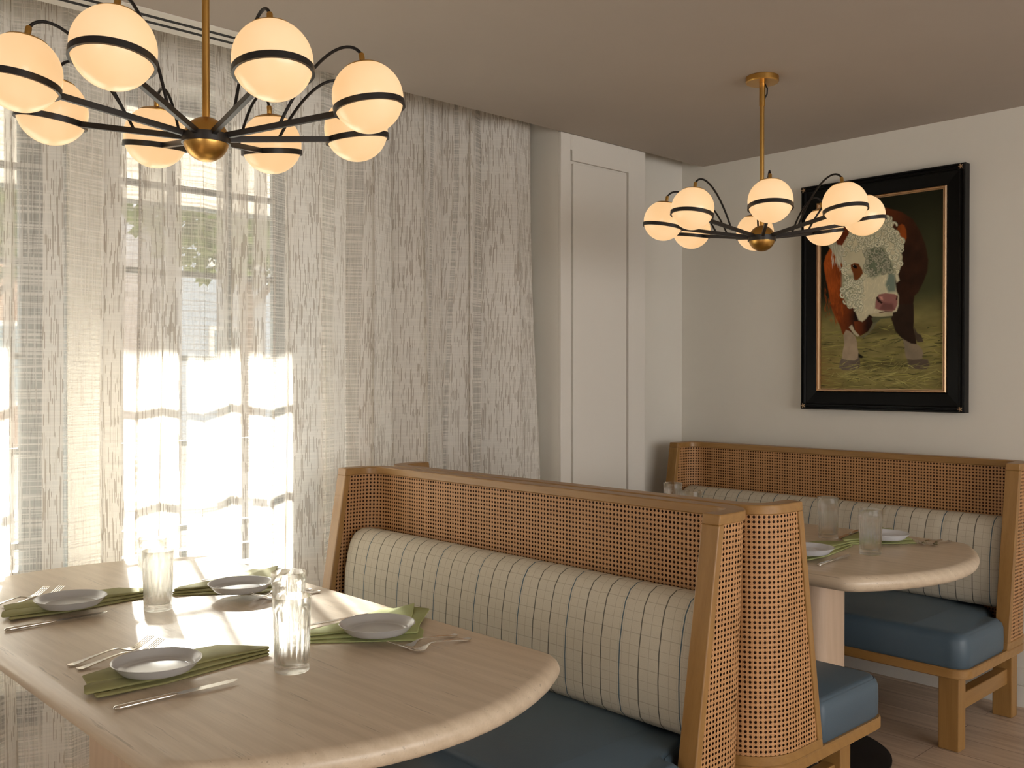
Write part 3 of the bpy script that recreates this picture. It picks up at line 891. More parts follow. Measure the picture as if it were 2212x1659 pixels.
def make_plate(label, x, y, z, mt):
    pr = [(0.0, 0.0), (0.064, 0.0), (0.067, 0.001), (0.070, 0.004), (0.0765, 0.012), (0.0830, 0.0210), (0.0850, 0.0238), (0.0862, 0.0246), (0.0858, 0.0256), (0.0840, 0.0252), (0.0815, 0.0225), (0.0755, 0.0125), (0.0725, 0.0085), (0.0690, 0.0068), (0.0640, 0.0062), (0.0632, 0.0050), (0.0600, 0.0046), (0.0, 0.0044)]
    o = MB().lathe([(a_, b_*0.82) for a_, b_ in pr], 80).build('side_plate', mt, smooth=50)
    o.location = (x, y, z); tag(o, label, 'plate', 'coupe side plates')
    return o
NZ = 0.0190
make_plate('grey coupe side plate on the napkin nearest the camera', 0.795, 1.868, T+NZ, M['plate'])
make_plate('grey coupe side plate at the left edge of the near table', 0.862, 2.548, T+NZ, M['plate'])
make_plate('grey coupe side plate behind the tumblers, farthest back toward the curtain', 1.259, 2.412, T+NZ, M['plate'])
make_plate('grey coupe side plate on the near table beside the striped bench cushion', 1.279, 1.804, T+NZ, M['plate'])
make_plate('white side plate on the far table behind the tumbler, before the striped cushion', 3.337, 1.600, T+NZ, M['platew'])
make_plate('white side plate on the far table half hidden behind the cane bench post', 2.876, 1.640, T+NZ, M['platew'])

def cr(P, n=6):
    """closed smooth curve through points"""
    out = []; m = len(P)
    for i in range(m):
        p0, p1, p2, p3 = [Vector(P[(i+k_-1) % m]) for k_ in range(4)]
        for s in range(n):
            t_ = s/n
            out.append(0.5*((2*p1) + (-p0+p2)*t_ + (2*p0-5*p1+4*p2-p3)*t_*t_ + (-p0+3*p1-3*p2+p3)*t_**3))
    return [(q.x, q.y) for q in out]
def make_napkin(label, x, y, kind, mt, rz=0.0, fan=1.0):
    """three folded layers, each set back from the one below; the fan end stands a little off the table"""
    if kind == 'A':     # tip towards +x, long folded edge at -y
        layers = [[(-0.138, -0.054), (0.0, -0.046), (0.14, -0.026), (0.247, -0.008), (0.240, 0.004), (0.12, 0.05), (0.02, 0.06), (-0.10, 0.02), (-0.128, -0.018)],
                  [(-0.148, -0.026), (0.0, -0.026), (0.14, -0.012), (0.249, -0.006), (0.240, 0.012), (0.14, 0.07), (0.02, 0.075), (-0.09, 0.05), (-0.138, 0.006)],
                  [(-0.128, 0.016), (0.0, -0.004), (0.14, 0.002), (0.246, -0.002), (0.252, 0.010), (0.176, 0.095), (0.06, 0.103), (-0.04, 0.098), (-0.122, 0.060)]]
    else:               # tip towards -x, fan end at +x
        layers = [[(-0.155, 0.098), (-0.06, 0.02), (0.052, -0.072), (0.078, -0.066), (0.118, -0.020), (0.15, 0.06), (0.10, 0.10), (-0.02, 0.12), (-0.12, 0.118)],
                  [(-0.152, 0.100), (-0.05, 0.04), (0.085, -0.040), (0.13, 0.01), (0.238, 0.108), (0.20, 0.135), (0.08, 0.13), (-0.04, 0.128), (-0.13, 0.118)],
                  [(-0.148, 0.104), (-0.04, 0.06), (0.09, 0.0), (0.17, 0.09), (0.222, 0.150), (0.16, 0.150), (0.150, 0.178), (0.03, 0.145), (-0.12, 0.124)]]
    mb = MB()
    for i, L in enumerate(layers):
        z0 = 0.0006 + i*0.0055; th = 0.0050
        pl = fillet(L, 0.005, 3)
        area = sum(pl[k_-1][0]*pl[k_][1]-pl[k_][0]*pl[k_-1][1] for k_ in range(len(pl)))
        if area < 0: pl = pl[::-1]
        b = len(mb.v)
        mb.prism(pl, [(0.0018, z0), (0.0, z0+th*0.3), (0.0, z0+th*0.7), (0.0022, z0+th)])
        sgn = -1 if kind == 'A' else 1
        for k_ in range(b, len(mb.v)):
            px_, py_, pz_ = mb.v[k_]
            e = max(0.0, (sgn*px_ - (0.085 if kind == 'A' else 0.11)))
            pz_ += min(0.02, e*0.12*fan) * (0.6 + 0.4*math.sin(py_*90+i*1.3)) + 0.0008*math.sin(px_*40+i)*math.sin(py_*50)
            mb.v[k_] = (px_, py_, max(pz_, 0.0004))
    o = mb.build('napkin', mt, smooth=60)
    o.location = (x, y, T); o.rotation_euler = (0, 0, rz)
    tag(o, label, 'napkin', 'folded green napkins')
    return o
make_napkin('olive folded linen napkin under the grey plate nearest the camera', 0.795, 1.868, 'A', M['napkin'])
make_napkin('olive folded linen napkin under the plate at the left table edge', 0.855, 2.592, 'A', M['napkin'], math.radians(-2))
make_napkin('olive folded linen napkin under the farthest-back grey plate', 1.285, 2.46, 'B', M['napkin'], math.radians(4))
make_napkin('olive folded linen napkin with fanned corners beside the striped cushion', 1.279, 1.804, 'B', M['napkinl'])
make_napkin('bright green folded napkin under the white plate behind the far tumbler', 3.360, 1.585, 'B', M['napkinl'])
make_napkin('bright green folded napkin under the white plate half hidden by the bench post', 2.955, 1.655, 'A', M['napkinl'])

def make_fork():
    o = empty('dinner_fork')
    st = [(0.000, 0.0062, 0.0045), (0.006, 0.0085, 0.0030), (0.018, 0.0082, 0.0040), (0.040, 0.0058, 0.0075), (0.070, 0.0036, 0.0115), (0.095, 0.0028, 0.0140), (0.112, 0.0030, 0.0135), (0.122, 0.0055, 0.0095), (0.130, 0.0105, 0.0055), (0.140, 0.0125, 0.0040), (0.150, 0.0125, 0.0055)]
    def plate(mb, S, y_off=0.0, th=0.0011, cup=0.0):
        V = []; F = []
        for (s, w_, z) in S:
            V += [(s, y_off-w_, z+cup*w_), (s, y_off, z), (s, y_off+w_, z+cup*w_), (s, y_off+w_, z+cup*w_-2*th), (s, y_off, z-2*th), (s, y_off-w_, z+cup*w_-2*th)]
        for k_ in range(len(S)-1):
            for i in range(6):
                j = (i+1) % 6; F.append((k_*6+i, k_*6+j, (k_+1)*6+j, (k_+1)*6+i))
        F.append((0, 1, 2, 3, 4, 5)); n = 6*(len(S)-1); F.append((n+5, n+4, n+3, n+2, n+1, n))
        mb.add(V, F)
    mb = MB(); plate(mb, st, cup=0.10)
    mb.build('handle', M['steel'], o, smooth=50, fix=True)
    for y_off in (-0.0098, -0.0033, 0.0033, 0.0098):
        tn = MB()
        plate(tn, [(0.148, 0.0022, 0.0055), (0.160, 0.0019, 0.0085), (0.174, 0.0016, 0.0145), (0.186, 0.0013, 0.0210), (0.193, 0.0006, 0.0245)], y_off, 0.0007)
        tn.build('tine', M['steel'], o, smooth=50, fix=True)
    return o
def place(o, a, b, z, label, group, cat):
    """a: handle end, b: direction point"""
    o.location = (a[0], a[1], z)
    o.rotation_euler = (0, 0, math.atan2(b[1]-a[1], b[0]-a[0]))
    tag(o, label, cat, group); return o
fork0 = make_fork(); used = [False]
def put_fork(a, b, label, z=T+0.0003):
    o = fork0 if not used[0] else copy_tree(fork0)
    used[0] = True
    place(o, a, b, z, label, 'forks on the laid tables', 'fork')
put_fork((0.695, 2.071), (0.895, 2.108), 'steel fork nearer the curtain, left of the nearest grey plate')
put_fork((0.700, 2.032), (0.930, 2.072), 'steel fork tucked closest behind the nearest grey plate')
put_fork((0.705, 2.715), (0.890, 2.795), 'steel fork by the left-edge plate, its tines farther left')
put_fork((0.745, 2.690), (0.935, 2.785), 'steel fork tucked behind the left-edge plate, tines just showing')
put_fork((1.440, 2.350), (1.255, 2.370), 'steel fork before the farthest-back plate, the one nearer that plate')
put_fork((1.445, 2.312), (1.262, 2.330), 'steel fork before the farthest-back plate, partly behind the tumblers')
put_fork((1.430, 1.706), (1.238, 1.700), 'steel fork touching the napkin beside the striped cushion')
put_fork((1.432, 1.660), (1.240, 1.664), 'steel fork outermost on bare wood beside the striped cushion')
put_fork((3.545, 1.485), (3.355, 1.492), 'steel fork on the far table nearer the white plate')
put_fork((3.545, 1.452), (3.355, 1.452), 'steel fork on the far table nearer the rounded end')

def make_knife():
    o = empty('table_knife')
    h = MB(); S = [(0.0, 0.0020, 0.0015), (0.003, 0.0062, 0.0042), (0.020, 0.0070, 0.0048), (0.050, 0.0062, 0.0045), (0.085, 0.0058, 0.0042), (0.105, 0.0066, 0.0046), (0.112, 0.0050, 0.0036), (0.117, 0.0030, 0.0020)]
    rows = []
    for s, w_, t_ in S:
        zc = 0.0050 + s*0.012
        rows.append([(s, w_*math.cos(a), zc + t_*math.sin(a)) for a in np.linspace(0, 2*math.pi, 17)[:-1]])
    h.grid(rows, closed_u=True); n = 16; h.f.append(tuple(range(n))); h.f.append(tuple((len(rows)-1)*n+i for i in range(n)))
    h.build('handle', M['steel'], o, smooth=60, fix=True)
    bl = MB(); V = []; F = []
    B = [(0.112, -0.0045, 0.0045), (0.118, -0.0075, 0.0065), (0.135, -0.0090, 0.0070), (0.180, -0.0092, 0.0075), (0.215, -0.0080, 0.0078), (0.232, -0.0030, 0.0074), (0.240, 0.0040, 0.0062)]
    for s, a, b_ in B:
        z = 0.0058 + s*0.006
        V += [(s, a, z), (s, b_, z+0.0008), (s, b_, z-0.0008)]
    for k_ in range(len(B)-1):
        for i in range(3):
            j = (i+1) % 3; F.append((k_*3+i, k_*3+j, k_*3+3+j, k_*3+3+i))
    F += [(0, 2, 1), (len(V)-3, len(V)-2, len(V)-1)]
    bl.add(V, F); bl.build('blade', M['steel'], o, smooth=30, fix=True)
    return o
knife0 = make_knife(); kused = [False]
def put_knife(a, b, label):
    o = knife0 if not kused[0] else copy_tree(knife0)
    kused[0] = True
    place(o, a, b, T, label, 'knives on the laid tables', 'knife')
put_knife((0.662, 1.742), (0.906, 1.735), 'steel table knife in front of the napkin nearest the camera')
put_knife((0.682, 2.458), (0.927, 2.459), 'steel table knife in front of the left-edge napkin')
put_knife((1.500, 2.618), (1.327, 2.648), 'steel table knife behind the farthest-back grey plate')
put_knife((1.455, 1.984), (1.220, 2.003), 'steel table knife behind the plate beside the striped cushion')
put_knife((2.782, 1.547), (3.025, 1.560), 'steel table knife on the far table in front of the half-hidden plate')
put_knife((3.520, 1.790), (3.285, 1.745), 'steel table knife on the far table behind the tumbler and white plate')

# ------------------------------------------------------------------ framed painting
PR = empty('framed_painting', (BWX, 2.0315, 1.7205))
tag(PR, 'oil painting of a red and white bull in a wide black frame', 'painting')
# local: x towards the room is negative, y along the wall, z up
OY, OZ = 0.381, 0.5275
IY, IZ = 0.303, 0.443
def ring_frame(oy, oz, iy, iz, prof):
    """mitred frame: prof lists (fraction from outer to inner, x)"""
    mb = MB(); V = []
    for fq, xx in prof:
        y_, z_ = oy + (iy-oy)*fq, oz + (iz-oz)*fq
        V += [(xx, -y_, -z_), (xx, y_, -z_), (xx, y_, z_), (xx, -y_, z_)]
    F = []
    for k_ in range(len(prof)-1):
        for i in range(4):
            j = (i+1) % 4; F.append((k_*4+i, k_*4+j, (k_+1)*4+j, (k_+1)*4+i))
    return mb.add(V, F)
ring_frame(OY, OZ, IY, IZ, [(0.0, 0.0), (0.0, -0.044), (0.03, -0.048), (0.10, -0.048), (0.13, -0.043), (0.17, -0.043), (0.20, -0.050), (0.27, -0.050), (0.30, -0.046), (0.34, -0.044), (0.345, -0.041), (0.96, -0.036), (1.0, -0.034), (1.0, 0.0)]).build('frame', M['frameblack'], PR, fix=True)
ring_frame(IY, IZ, IY-0.018, IZ-0.013, [(0.0, -0.030), (0.0, -0.043), (0.25, -0.046), (0.32, -0.040), (0.55, -0.040), (0.62, -0.043), (0.80, -0.041), (0.85, -0.036), (1.0, -0.036), (1.0, -0.026)]).build('gilt_liner', M['gilt'], PR, fix=True)
for sy in (-1, 1):
    for sz in (-1, 1):
        cy_, cz_ = sy*(OY-0.016), sz*(OZ-0.016)
        m_ = MB().box(-0.053, -0.046, cy_-0.013, cy_+0.013, cz_-0.013, cz_+0.013)
        b_ = m_.build('corner_block', M['frameblack'], PR, bevel=0.002)
        rb = MB()
        rb.lathe([(0.0, 0.0), (0.0055, 0.0), (0.004, 0.003), (0, 0.004)], 10, origin=(-0.053, cy_, cz_), axis=(-1, 0, 0))
        for a in range(5):
            rb.lathe([(0.0, 0.0), (0.003, 0.0), (0.002, 0.002), (0, 0.0025)], 8, origin=(-0.053, cy_+0.008*math.cos(a*1.2566), cz_+0.008*math.sin(a*1.2566)), axis=(-1, 0, 0))
        rb.build('rosette', M['bronze'] if 'bronze' in M else M['gilt'], b_)

SHAPES = {
'bodyR':[(0.353,0.919),(0.544,0.938),(0.672,0.905),(0.758,0.861),(0.814,0.795),(0.853,0.726),(0.873,0.652),(0.868,0.597),(0.838,0.544),(0.799,0.494),(0.771,0.477),(0.763,0.437),(0.766,0.341),(0.6,0.36),(0.511,0.484),(0.426,0.677),(0.353,0.796)],
'bodyL':[(0.084,0.791),(0.088,0.759),(0.052,0.722),(0.033,0.68),(0.04,0.64),(0.056,0.588),(0.073,0.54),(0.086,0.488),(0.112,0.421),(0.144,0.381),(0.163,0.357),(0.392,0.351),(0.511,0.408),(0.39,0.641),(0.217,0.751),(0.161,0.786)],
'legR':[(0.587,0.382),(0.607,0.341),(0.626,0.303),(0.66,0.277),(0.685,0.261),(0.747,0.235),(0.789,0.232),(0.784,0.263),(0.765,0.318),(0.767,0.38),(0.764,0.436),(0.572,0.442)],
'legRw':[(0.685,0.263),(0.747,0.239),(0.794,0.235),(0.831,0.207),(0.838,0.188),(0.832,0.164),(0.808,0.155),(0.766,0.156),(0.719,0.158),(0.704,0.177),(0.697,0.221)],
'hoofR':[(0.719,0.161),(0.766,0.156),(0.832,0.161),(0.873,0.157),(0.887,0.13),(0.864,0.108),(0.785,0.109),(0.728,0.115)],
'legLup':[(0.085,0.46),(0.123,0.419),(0.15,0.379),(0.176,0.339),(0.197,0.299),(0.208,0.293),(0.25,0.311),(0.322,0.284),(0.358,0.29),(0.424,0.32),(0.474,0.367),(0.473,0.446)],
'legLw':[(0.226,0.32),(0.26,0.311),(0.302,0.284),(0.317,0.258),(0.32,0.226),(0.33,0.2),(0.325,0.168),(0.297,0.157),(0.23,0.161),(0.193,0.169),(0.198,0.202),(0.213,0.247),(0.205,0.293)],
'hoofL':[(0.188,0.169),(0.172,0.143),(0.169,0.12),(0.198,0.107),(0.256,0.105),(0.292,0.108),(0.333,0.116),(0.346,0.136),(0.341,0.168),(0.323,0.178),(0.261,0.157)],
'dewL':[(0.325,0.197),(0.374,0.177),(0.359,0.168),(0.33,0.171)],
'brisket':[(0.291,0.362),(0.363,0.363),(0.423,0.384),(0.464,0.38),(0.439,0.342),(0.409,0.308),(0.358,0.29),(0.333,0.284),(0.301,0.316)],
'brisketw':[(0.25,0.334),(0.276,0.346),(0.296,0.317),(0.338,0.287),(0.322,0.282),(0.291,0.297)],
'brisketw2':[(0.469,0.379),(0.494,0.369),(0.454,0.323),(0.414,0.295),(0.373,0.276),(0.343,0.28),(0.404,0.301),(0.439,0.342)],
'hindR':[(0.77,0.321),(0.793,0.29),(0.822,0.28),(0.84,0.246),(0.794,0.244),(0.775,0.275)],
'earR':[(0.635,0.815),(0.644,0.836),(0.672,0.845),(0.692,0.837),(0.707,0.81),(0.71,0.772),(0.696,0.747),(0.673,0.752),(0.655,0.783)],
'earL':[(0.046,0.8),(0.078,0.815),(0.116,0.824),(0.16,0.837),(0.192,0.8),(0.205,0.729),(0.186,0.683),(0.168,0.657),(0.149,0.674),(0.136,0.71),(0.104,0.747),(0.071,0.776)],
'earLin':[(0.141,0.877),(0.242,0.87),(0.248,0.827),(0.192,0.768),(0.154,0.775),(0.123,0.812),(0.103,0.841)],
'head':[(0.198,0.799),(0.223,0.832),(0.279,0.848),(0.389,0.836),(0.479,0.864),(0.539,0.893),(0.585,0.878),(0.615,0.853),(0.597,0.832),(0.644,0.803),(0.673,0.775),(0.679,0.73),(0.667,0.701),(0.679,0.678),(0.665,0.627),(0.645,0.59),(0.657,0.56),(0.634,0.55),(0.622,0.58),(0.622,0.547),(0.634,0.505),(0.651,0.482),(0.649,0.434),(0.634,0.404),(0.605,0.401),(0.603,0.385),(0.512,0.382),(0.446,0.385),(0.416,0.396),(0.392,0.374),(0.361,0.359),(0.331,0.368),(0.315,0.395),(0.294,0.43),(0.231,0.452),(0.206,0.495),(0.187,0.523),(0.193,0.554),(0.196,0.613),(0.199,0.651),(0.186,0.683),(0.205,0.729),(0.189,0.769)],
'shade1':[(0.39,0.733),(0.48,0.75),(0.539,0.731),(0.569,0.684),(0.616,0.629),(0.616,0.592),(0.546,0.61),(0.499,0.598),(0.451,0.581),(0.415,0.598),(0.378,0.642),(0.402,0.679)],
'shade2':[(0.575,0.609),(0.622,0.588),(0.628,0.505),(0.57,0.504),(0.546,0.543)],
'shade3':[(0.193,0.613),(0.28,0.608),(0.354,0.574),(0.305,0.549),(0.281,0.512),(0.244,0.455),(0.2,0.496),(0.19,0.535)],
'eyep':[(0.262,0.66),(0.292,0.67),(0.329,0.664),(0.36,0.631),(0.366,0.612),(0.342,0.59),(0.318,0.578),(0.293,0.581),(0.283,0.616),(0.268,0.64)],
'eye':[(0.274,0.655),(0.296,0.661),(0.317,0.649),(0.314,0.638),(0.293,0.641)],
'muz':[(0.493,0.496),(0.546,0.501),(0.617,0.493),(0.643,0.482),(0.643,0.441),(0.623,0.412),(0.6,0.405),(0.511,0.412),(0.464,0.425),(0.467,0.455),(0.475,0.477)],
'muzd':[(0.529,0.453),(0.605,0.443),(0.617,0.412),(0.541,0.411),(0.499,0.42)],
'nosL':[(0.472,0.481),(0.487,0.486),(0.499,0.469),(0.526,0.453),(0.517,0.446),(0.487,0.458)],
'nosR':[(0.634,0.483),(0.644,0.484),(0.64,0.464),(0.628,0.46)],
'pinkh':[(0.499,0.484),(0.523,0.483),(0.529,0.464),(0.511,0.469)],
'mouth':[(0.494,0.403),(0.547,0.409),(0.602,0.405),(0.6,0.401),(0.541,0.403),(0.5,0.399)],
'jaw':[(0.416,0.396),(0.452,0.399),(0.541,0.401),(0.602,0.401),(0.603,0.383),(0.512,0.382),(0.446,0.385)],
'chind':[(0.452,0.383),(0.6,0.382),(0.594,0.372),(0.512,0.37),(0.488,0.356),(0.452,0.349),(0.434,0.372)],
}
def paint_canvas():
    Hn, Wn = 470, 312
    rng = np.random.default_rng(3)
    v, u = np.meshgrid((np.arange(Hn)+0.5)/Hn, (np.arange(Wn)+0.5)/Wn, indexing='ij')
    asp = 0.57/0.86
    def vnoise(nu, nv, seed):
        r_ = np.random.default_rng(seed); g_ = r_.random((nv+2, nu+2))
        x = u*nu; y = v*nv; i = x.astype(int); j = y.astype(int); fx = x-i; fy = y-j
        fx = fx*fx*(3-2*fx); fy = fy*fy*(3-2*fy)
        return (g_[j, i]*(1-fx)+g_[j, i+1]*fx)*(1-fy) + (g_[j+1, i]*(1-fx)+g_[j+1, i+1]*fx)*fy
    def fb(nu, nv, seed): return 0.55*vnoise(nu, nv, seed)+0.3*vnoise(nu*2, nv*2, seed+1)+0.15*vnoise(nu*4, nv*4, seed+2)
    def lin(c): c = np.array(c)/255.0; return np.where(c > 0.04045, ((c+0.055)/1.055)**2.4, c/12.92)
    img = np.zeros((Hn, Wn, 3))
    n1 = fb(6, 8, 10)
    # background: dark barn, greener light to the right, straw floor below
    bgc = lin((16, 18, 9))*(1-u[..., None]) + lin((60, 62, 38))*u[..., None]
    topf = np.clip((v-0.45)/0.5, 0, 1)[..., None]
    bgc = bgc*(1-0.75*topf)
    gr = np.clip((0.52-v)/0.22, 0, 1)[..., None]
    gr = gr*gr*(3-2*gr)
    grc = lin((112, 104, 62))*(0.65+0.7*fb(9, 26, 20)[..., None])
    dk = np.clip(1-((u-0.55)**2/0.22+(v-0.31)**2/0.0016), 0, 1)[..., None]
    grc = grc*(1-0.55*dk)
    dk = np.clip(1-((u-0.55)**2/0.16+(v-0.135)**2/0.0012), 0, 1)[..., None]
    grc = grc*(1-0.5*dk)
    left = np.clip(1-u/0.25, 0, 1)[..., None]*np.clip((0.3-v)/0.2, 0, 1)[..., None]
    grc = grc*(1-left*0.4) + lin((110, 70, 30))*left*0.4
    img = bgc*(1-gr) + grc*gr
    img *= (0.9+0.2*n1[..., None])
    def mask(poly, soft=1.0):
        P = np.array(poly); inside = np.zeros((Hn, Wn), bool); n = len(P)
        dmin = np.full((Hn, Wn), 9.0)
        U = u*Wn; V_ = v*Hn
        for i in range(n):
            x0, y0 = P[i-1]*[Wn, Hn]; x1, y1 = P[i]*[Wn, Hn]
            if y0 != y1:
                c_ = ((V_ < y1) != (V_ < y0)); xi = (x1-x0)*(V_-y0)/(y1-y0)+x0
                inside ^= c_ & (U < xi)
            dx, dy = x1-x0, y1-y0; L = dx*dx+dy*dy+1e-9
            t_ = np.clip(((U-x0)*dx+(V_-y0)*dy)/L, 0, 1)
            dmin = np.minimum(dmin, np.hypot(U-x0-t_*dx, V_-y0-t_*dy))
        s = np.where(inside, dmin, -dmin)
        return np.clip(0.5+s/(2*soft), 0, 1)[..., None]
    def fill(name, col, soft=1.2, seed=0, amt=0.35, nu=14, nv=18, ca=None, f=None):
        m = mask(SHAPES[name], soft); t_ = fb(nu, nv, 50+seed)[..., None]
        c_ = lin(col)
        if ca is not None:
            ff = f[..., None] if f is not None else t_
            c_ = lin(col)*(1-ff) + lin(ca)*ff
        c_ = c_*(1-amt+2*amt*t_)
        nonlocal img
        img = img*(1-m) + c_*m
    def stroke(x0, y0, x1, y1, bend, wd, col, a=0.8):
        nonlocal img
        n = int(max(abs(x1-x0)*Wn, abs(y1-y0)*Hn)*1.4)+2
        for t_ in np.linspace(0, 1, n):
            x = (x0+(x1-x0)*t_)*Wn + bend*math.sin(math.pi*t_)*Wn; y = (y0+(y1-y0)*t_)*Hn
            dab(x, y, wd*(0.35+0.65*math.sin(math.pi*min(1, t_*0.9+0.08))), col, a)
    def dab(x, y, r_, col, a):
        i0, i1 = int(max(0, x-r_-1)), int(min(Wn, x+r_+2)); j0, j1 = int(max(0, y-r_-1)), int(min(Hn, y+r_+2))
        if i0 >= i1 or j0 >= j1: return
        yy, xx = np.mgrid[j0:j1, i0:i1]
        m = np.clip(r_+0.5-np.hypot(xx+0.5-x, yy+0.5-y), 0, 1)[..., None]*a
        img[j0:j1, i0:i1] = img[j0:j1, i0:i1]*(1-m) + col*m
    # straw
    for _ in range(420):
        x = rng.uniform(-0.05, 1.0); y = rng.uniform(0, 0.33)**1.0
        L = rng.uniform(0.04, 0.16); an = rng.normal(0.05, 0.35)
        b_ = rng.uniform(0.5, 1.25); c_ = lin((122, 116, 62))*b_ if rng.random() < 0.75 else lin((45, 50, 28))
        stroke(x, y, x+L*math.cos(an), y+L*math.sin(an)*0.35, rng.normal(0, 0.01), rng.uniform(0.5, 1.3), c_, 0.5)
    fill('hindR', (62, 52, 42), seed=1)
    fill('bodyR', (38, 20, 10), 1.6, 2, 0.4, ca=(88, 40, 14), f=np.clip((v-0.70)/0.22, 0, 1)*np.clip((0.78-u)/0.3, 0.1, 1))
    fill('bodyL', (138, 64, 18), 1.6, 3, 0.5, ca=(52, 22, 8), f=np.clip((u-0.10)/0.16, 0, 1)*0.8)
    fill('legR', (34, 22, 14), 1.4, 4, 0.3); fill('legRw', (112, 100, 82), 1.4, 5, 0.25); fill('hoofR', (74, 64, 54), 1.6, 6, 0.25)
    fill('legLup', (102, 46, 14), 1.4, 7, 0.5, ca=(24, 10, 4), f=np.clip((u-0.20)/0.10, 0, 1))
    fill('dewL', (24, 20, 14)); fill('hoofL', (86, 76, 66), 1.2, 8, 0.35); fill('legLw', (140, 124, 102), 1.2, 9, 0.28)
    fill('brisketw2', (92, 88, 66), 1.5, 10, 0.2); fill('brisket', (96, 44, 15), 1.4, 11, 0.4, ca=(34, 14, 6), f=np.clip((u-0.30)/0.1, 0, 1))
    fill('brisketw', (150, 142, 118), 1.3, 12, 0.2); fill('chind', (70, 72, 50), 1.4, 13)
    fill('earR', (122, 58, 18), 1.4, 14, 0.3)
    for _ in range(160):        # hide strokes
        x = rng.uniform(0.04, 0.20); y = rng.uniform(0.38, 0.74)
        stroke(x, y, x+rng.normal(0.01, 0.01), y-rng.uniform(0.02, 0.05), 0.0, 0.8, lin((140, 66, 20))*rng.uniform(0.4, 1.2), 0.35)
    fill('earL', (150, 148, 126), 1.6, 15, 0.3); fill('earLin', (84, 34, 12), 1.6, 16, 0.4)
    fill('head', (172, 166, 138), 1.8, 17, 0.16, 10, 14)
    fill('shade3', (126, 128, 104), 5, 18, 0.2); fill('shade1', (92, 100, 80), 6, 19, 0.25); fill('shade2', (98, 110, 98), 3, 20, 0.1)
    # curls over the poll, cheeks and ear tuft
    hm = mask(SHAPES['head'], 0.5)[..., 0]; sm = mask(SHAPES['shade1'], 4)[..., 0]
    for _ in range(520):
        x = rng.uniform(0.20, 0.68); y = rng.uniform(0.60, 0.93)
        if rng.random() < 0.30: x = rng.uniform(0.19, 0.36); y = rng.uniform(0.42, 0.66)
        i, j = int(x*Wn), int(y*Hn)
        if i >= Wn or j >= Hn or hm[j, i] < 0.5: continue
        if 0.245 < x < 0.38 and 0.60 < y < 0.735: continue
        R_ = rng.uniform(3.0, 10.5); a0 = rng.uniform(0, 6.28); d_ = 1 if rng.random() < 0.5 else -1
        sh = 0.55+0.45*(1-sm[j, i])
        for q, (cc, off) in enumerate((((84, 90, 68), 0.9), ((160, 160, 136), 0.0), ((220, 214, 188), -0.6))):
            c_ = lin(cc)*sh*rng.uniform(0.85, 1.1)
            for t_ in np.linspace(0, 1, 26):
                a = a0 + d_*t_*4.2; r_ = R_*(1-0.72*t_) + off
                dab(i+r_*math.cos(a), j+r_*math.sin(a), (1.5 if q == 0 else 1.9 if q == 1 else 0.7)*(1-0.5*t_)*R_/7, c_, 0.5)
    for _ in range(260):        # short facial hair
        x = rng.uniform(0.26, 0.58); y = rng.uniform(0.40, 0.60)
        i, j = int(x*Wn), int(y*Hn)
        if hm[j, i] < 0.9: continue
        stroke(x, y, x+rng.normal(-0.006, 0.01), y-rng.uniform(0.008, 0.022), 0, 0.7, lin((196, 188, 158))*rng.uniform(0.6, 1.12), 0.35)
    for _ in range(60):
        x = rng.uniform(0.10, 0.20); y = rng.uniform(0.68, 0.80)
        if mask is None: break
        stroke(x, y, x+rng.uniform(0.0, 0.02), y-rng.uniform(0.02, 0.05), 0, 0.9, lin((190, 186, 164))*rng.uniform(0.5, 1.1), 0.4)
    fill('earLin', (84, 34, 12), 1.6, 16, 0.4)
    fill('eyep', (118, 64, 24), 1.4, 21, 0.35, ca=(60, 28, 12)); fill('eye', (8, 6, 5), 0.8)
    x, y = SHAPES['eye'][0]; dab((x+0.012)*Wn, (y+0.002)*Hn, 0.8, lin((170, 165, 150)), 0.8)
    fill('muz', (142, 98, 88), 1.4, 22, 0.2, ca=(108, 70, 66)); fill('muzd', (98, 62, 58), 3, 23, 0.15)
    fill('jaw', (150, 142, 112), 1.2, 24, 0.2); fill('mouth', (60, 34, 26), 0.9); fill('nosL', (40, 20, 16), 1.0); fill('nosR', (44, 24, 20), 0.8); fill('pinkh', (176, 126, 112), 1.6)
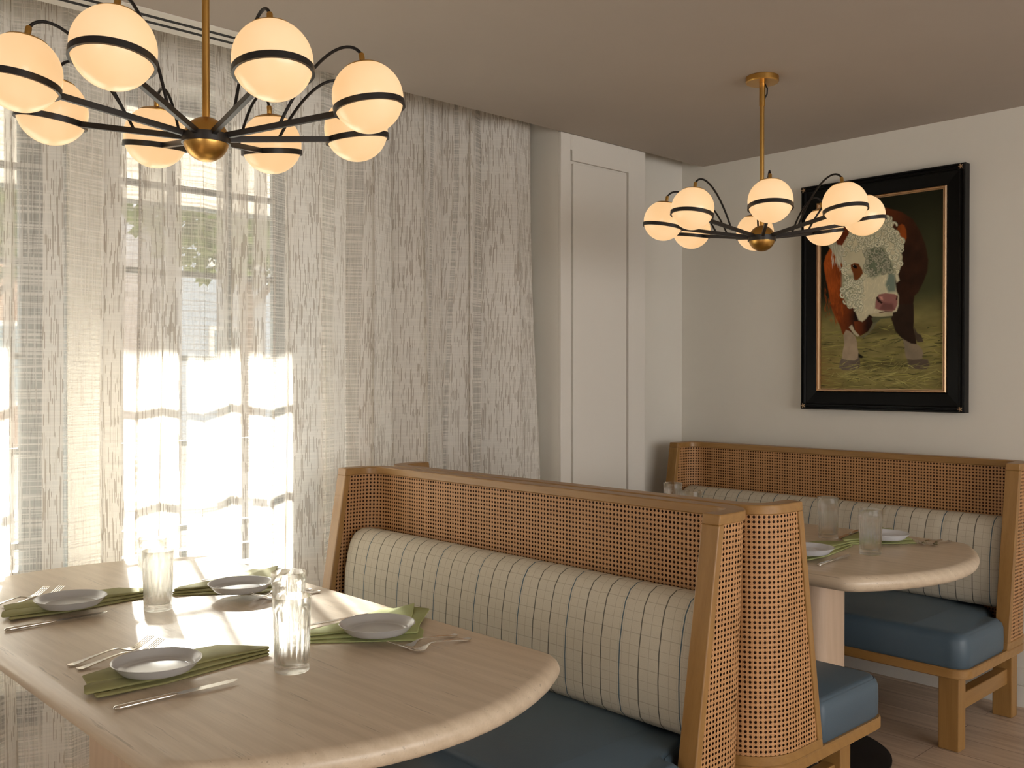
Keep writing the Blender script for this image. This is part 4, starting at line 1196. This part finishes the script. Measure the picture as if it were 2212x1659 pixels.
    for _ in range(150):        # straw over the hooves
        x = rng.uniform(0.05, 0.95); y = rng.uniform(0.02, 0.135)
        L = rng.uniform(0.05, 0.15); an = rng.normal(0.3, 0.5)
        stroke(x, y, x+L*math.cos(an), y+L*math.sin(an)*0.4, rng.normal(0, 0.01), rng.uniform(0.4, 0.9), lin((150, 142, 84))*rng.uniform(0.5, 1.15), 0.55)
    for _ in range(70):
        dab(rng.uniform(0, 1)*Wn, rng.uniform(0, 0.28)*Hn, rng.uniform(0.5, 1.4), lin((58, 48, 24)), 0.6)
    return img, Hn, Wn
def build_canvas():
    img, Hn, Wn = paint_canvas()
    img = np.clip(img*1.45, 0, 1)
    cw, chh = 0.586, 0.874
    ys = cw/2 - (np.arange(Wn+1)/Wn)*cw; zs = -chh/2 + (np.arange(Hn+1)/Hn)*chh
    yy, zz = np.meshgrid(ys, zs)
    co = np.stack([np.full_like(yy, -0.028), yy, zz], -1).reshape(-1, 3).astype(np.float32)
    i = np.arange(Wn); j = np.arange(Hn)[:, None]; a = j*(Wn+1)+i
    F = np.stack([a, a+Wn+1, a+Wn+2, a+1], -1).reshape(-1, 4)
    me = bpy.data.meshes.new('canvas')
    me.vertices.add(len(co)); me.vertices.foreach_set('co', co.ravel())
    me.loops.add(F.size); me.loops.foreach_set('vertex_index', F.ravel().astype(np.int32))
    me.polygons.add(len(F)); me.polygons.foreach_set('loop_start', (np.arange(len(F))*4).astype(np.int32))
    me.update(calc_edges=True)
    ca = me.color_attributes.new('paint', 'FLOAT_COLOR', 'CORNER')
    c_ = np.ones((len(F), 4, 4), np.float32); c_[..., :3] = img.reshape(-1, 1, 3)
    ca.data.foreach_set('color', c_.ravel())
    k = NT('oil_paint'); at = k.n('ShaderNodeAttribute'); at.attribute_name = 'paint'
    n = k.noise(k.coord('Object', (1, 1, 1)), 260, 2)
    me.materials.append(k.done(k.bsdf(at.outputs['Color'], 0.5, normal=k.bump(n, 0.12, 0.001), spec=0.12)))
    o = bpy.data.objects.new('canvas', me); COL.objects.link(o); o.parent = PR
build_canvas()
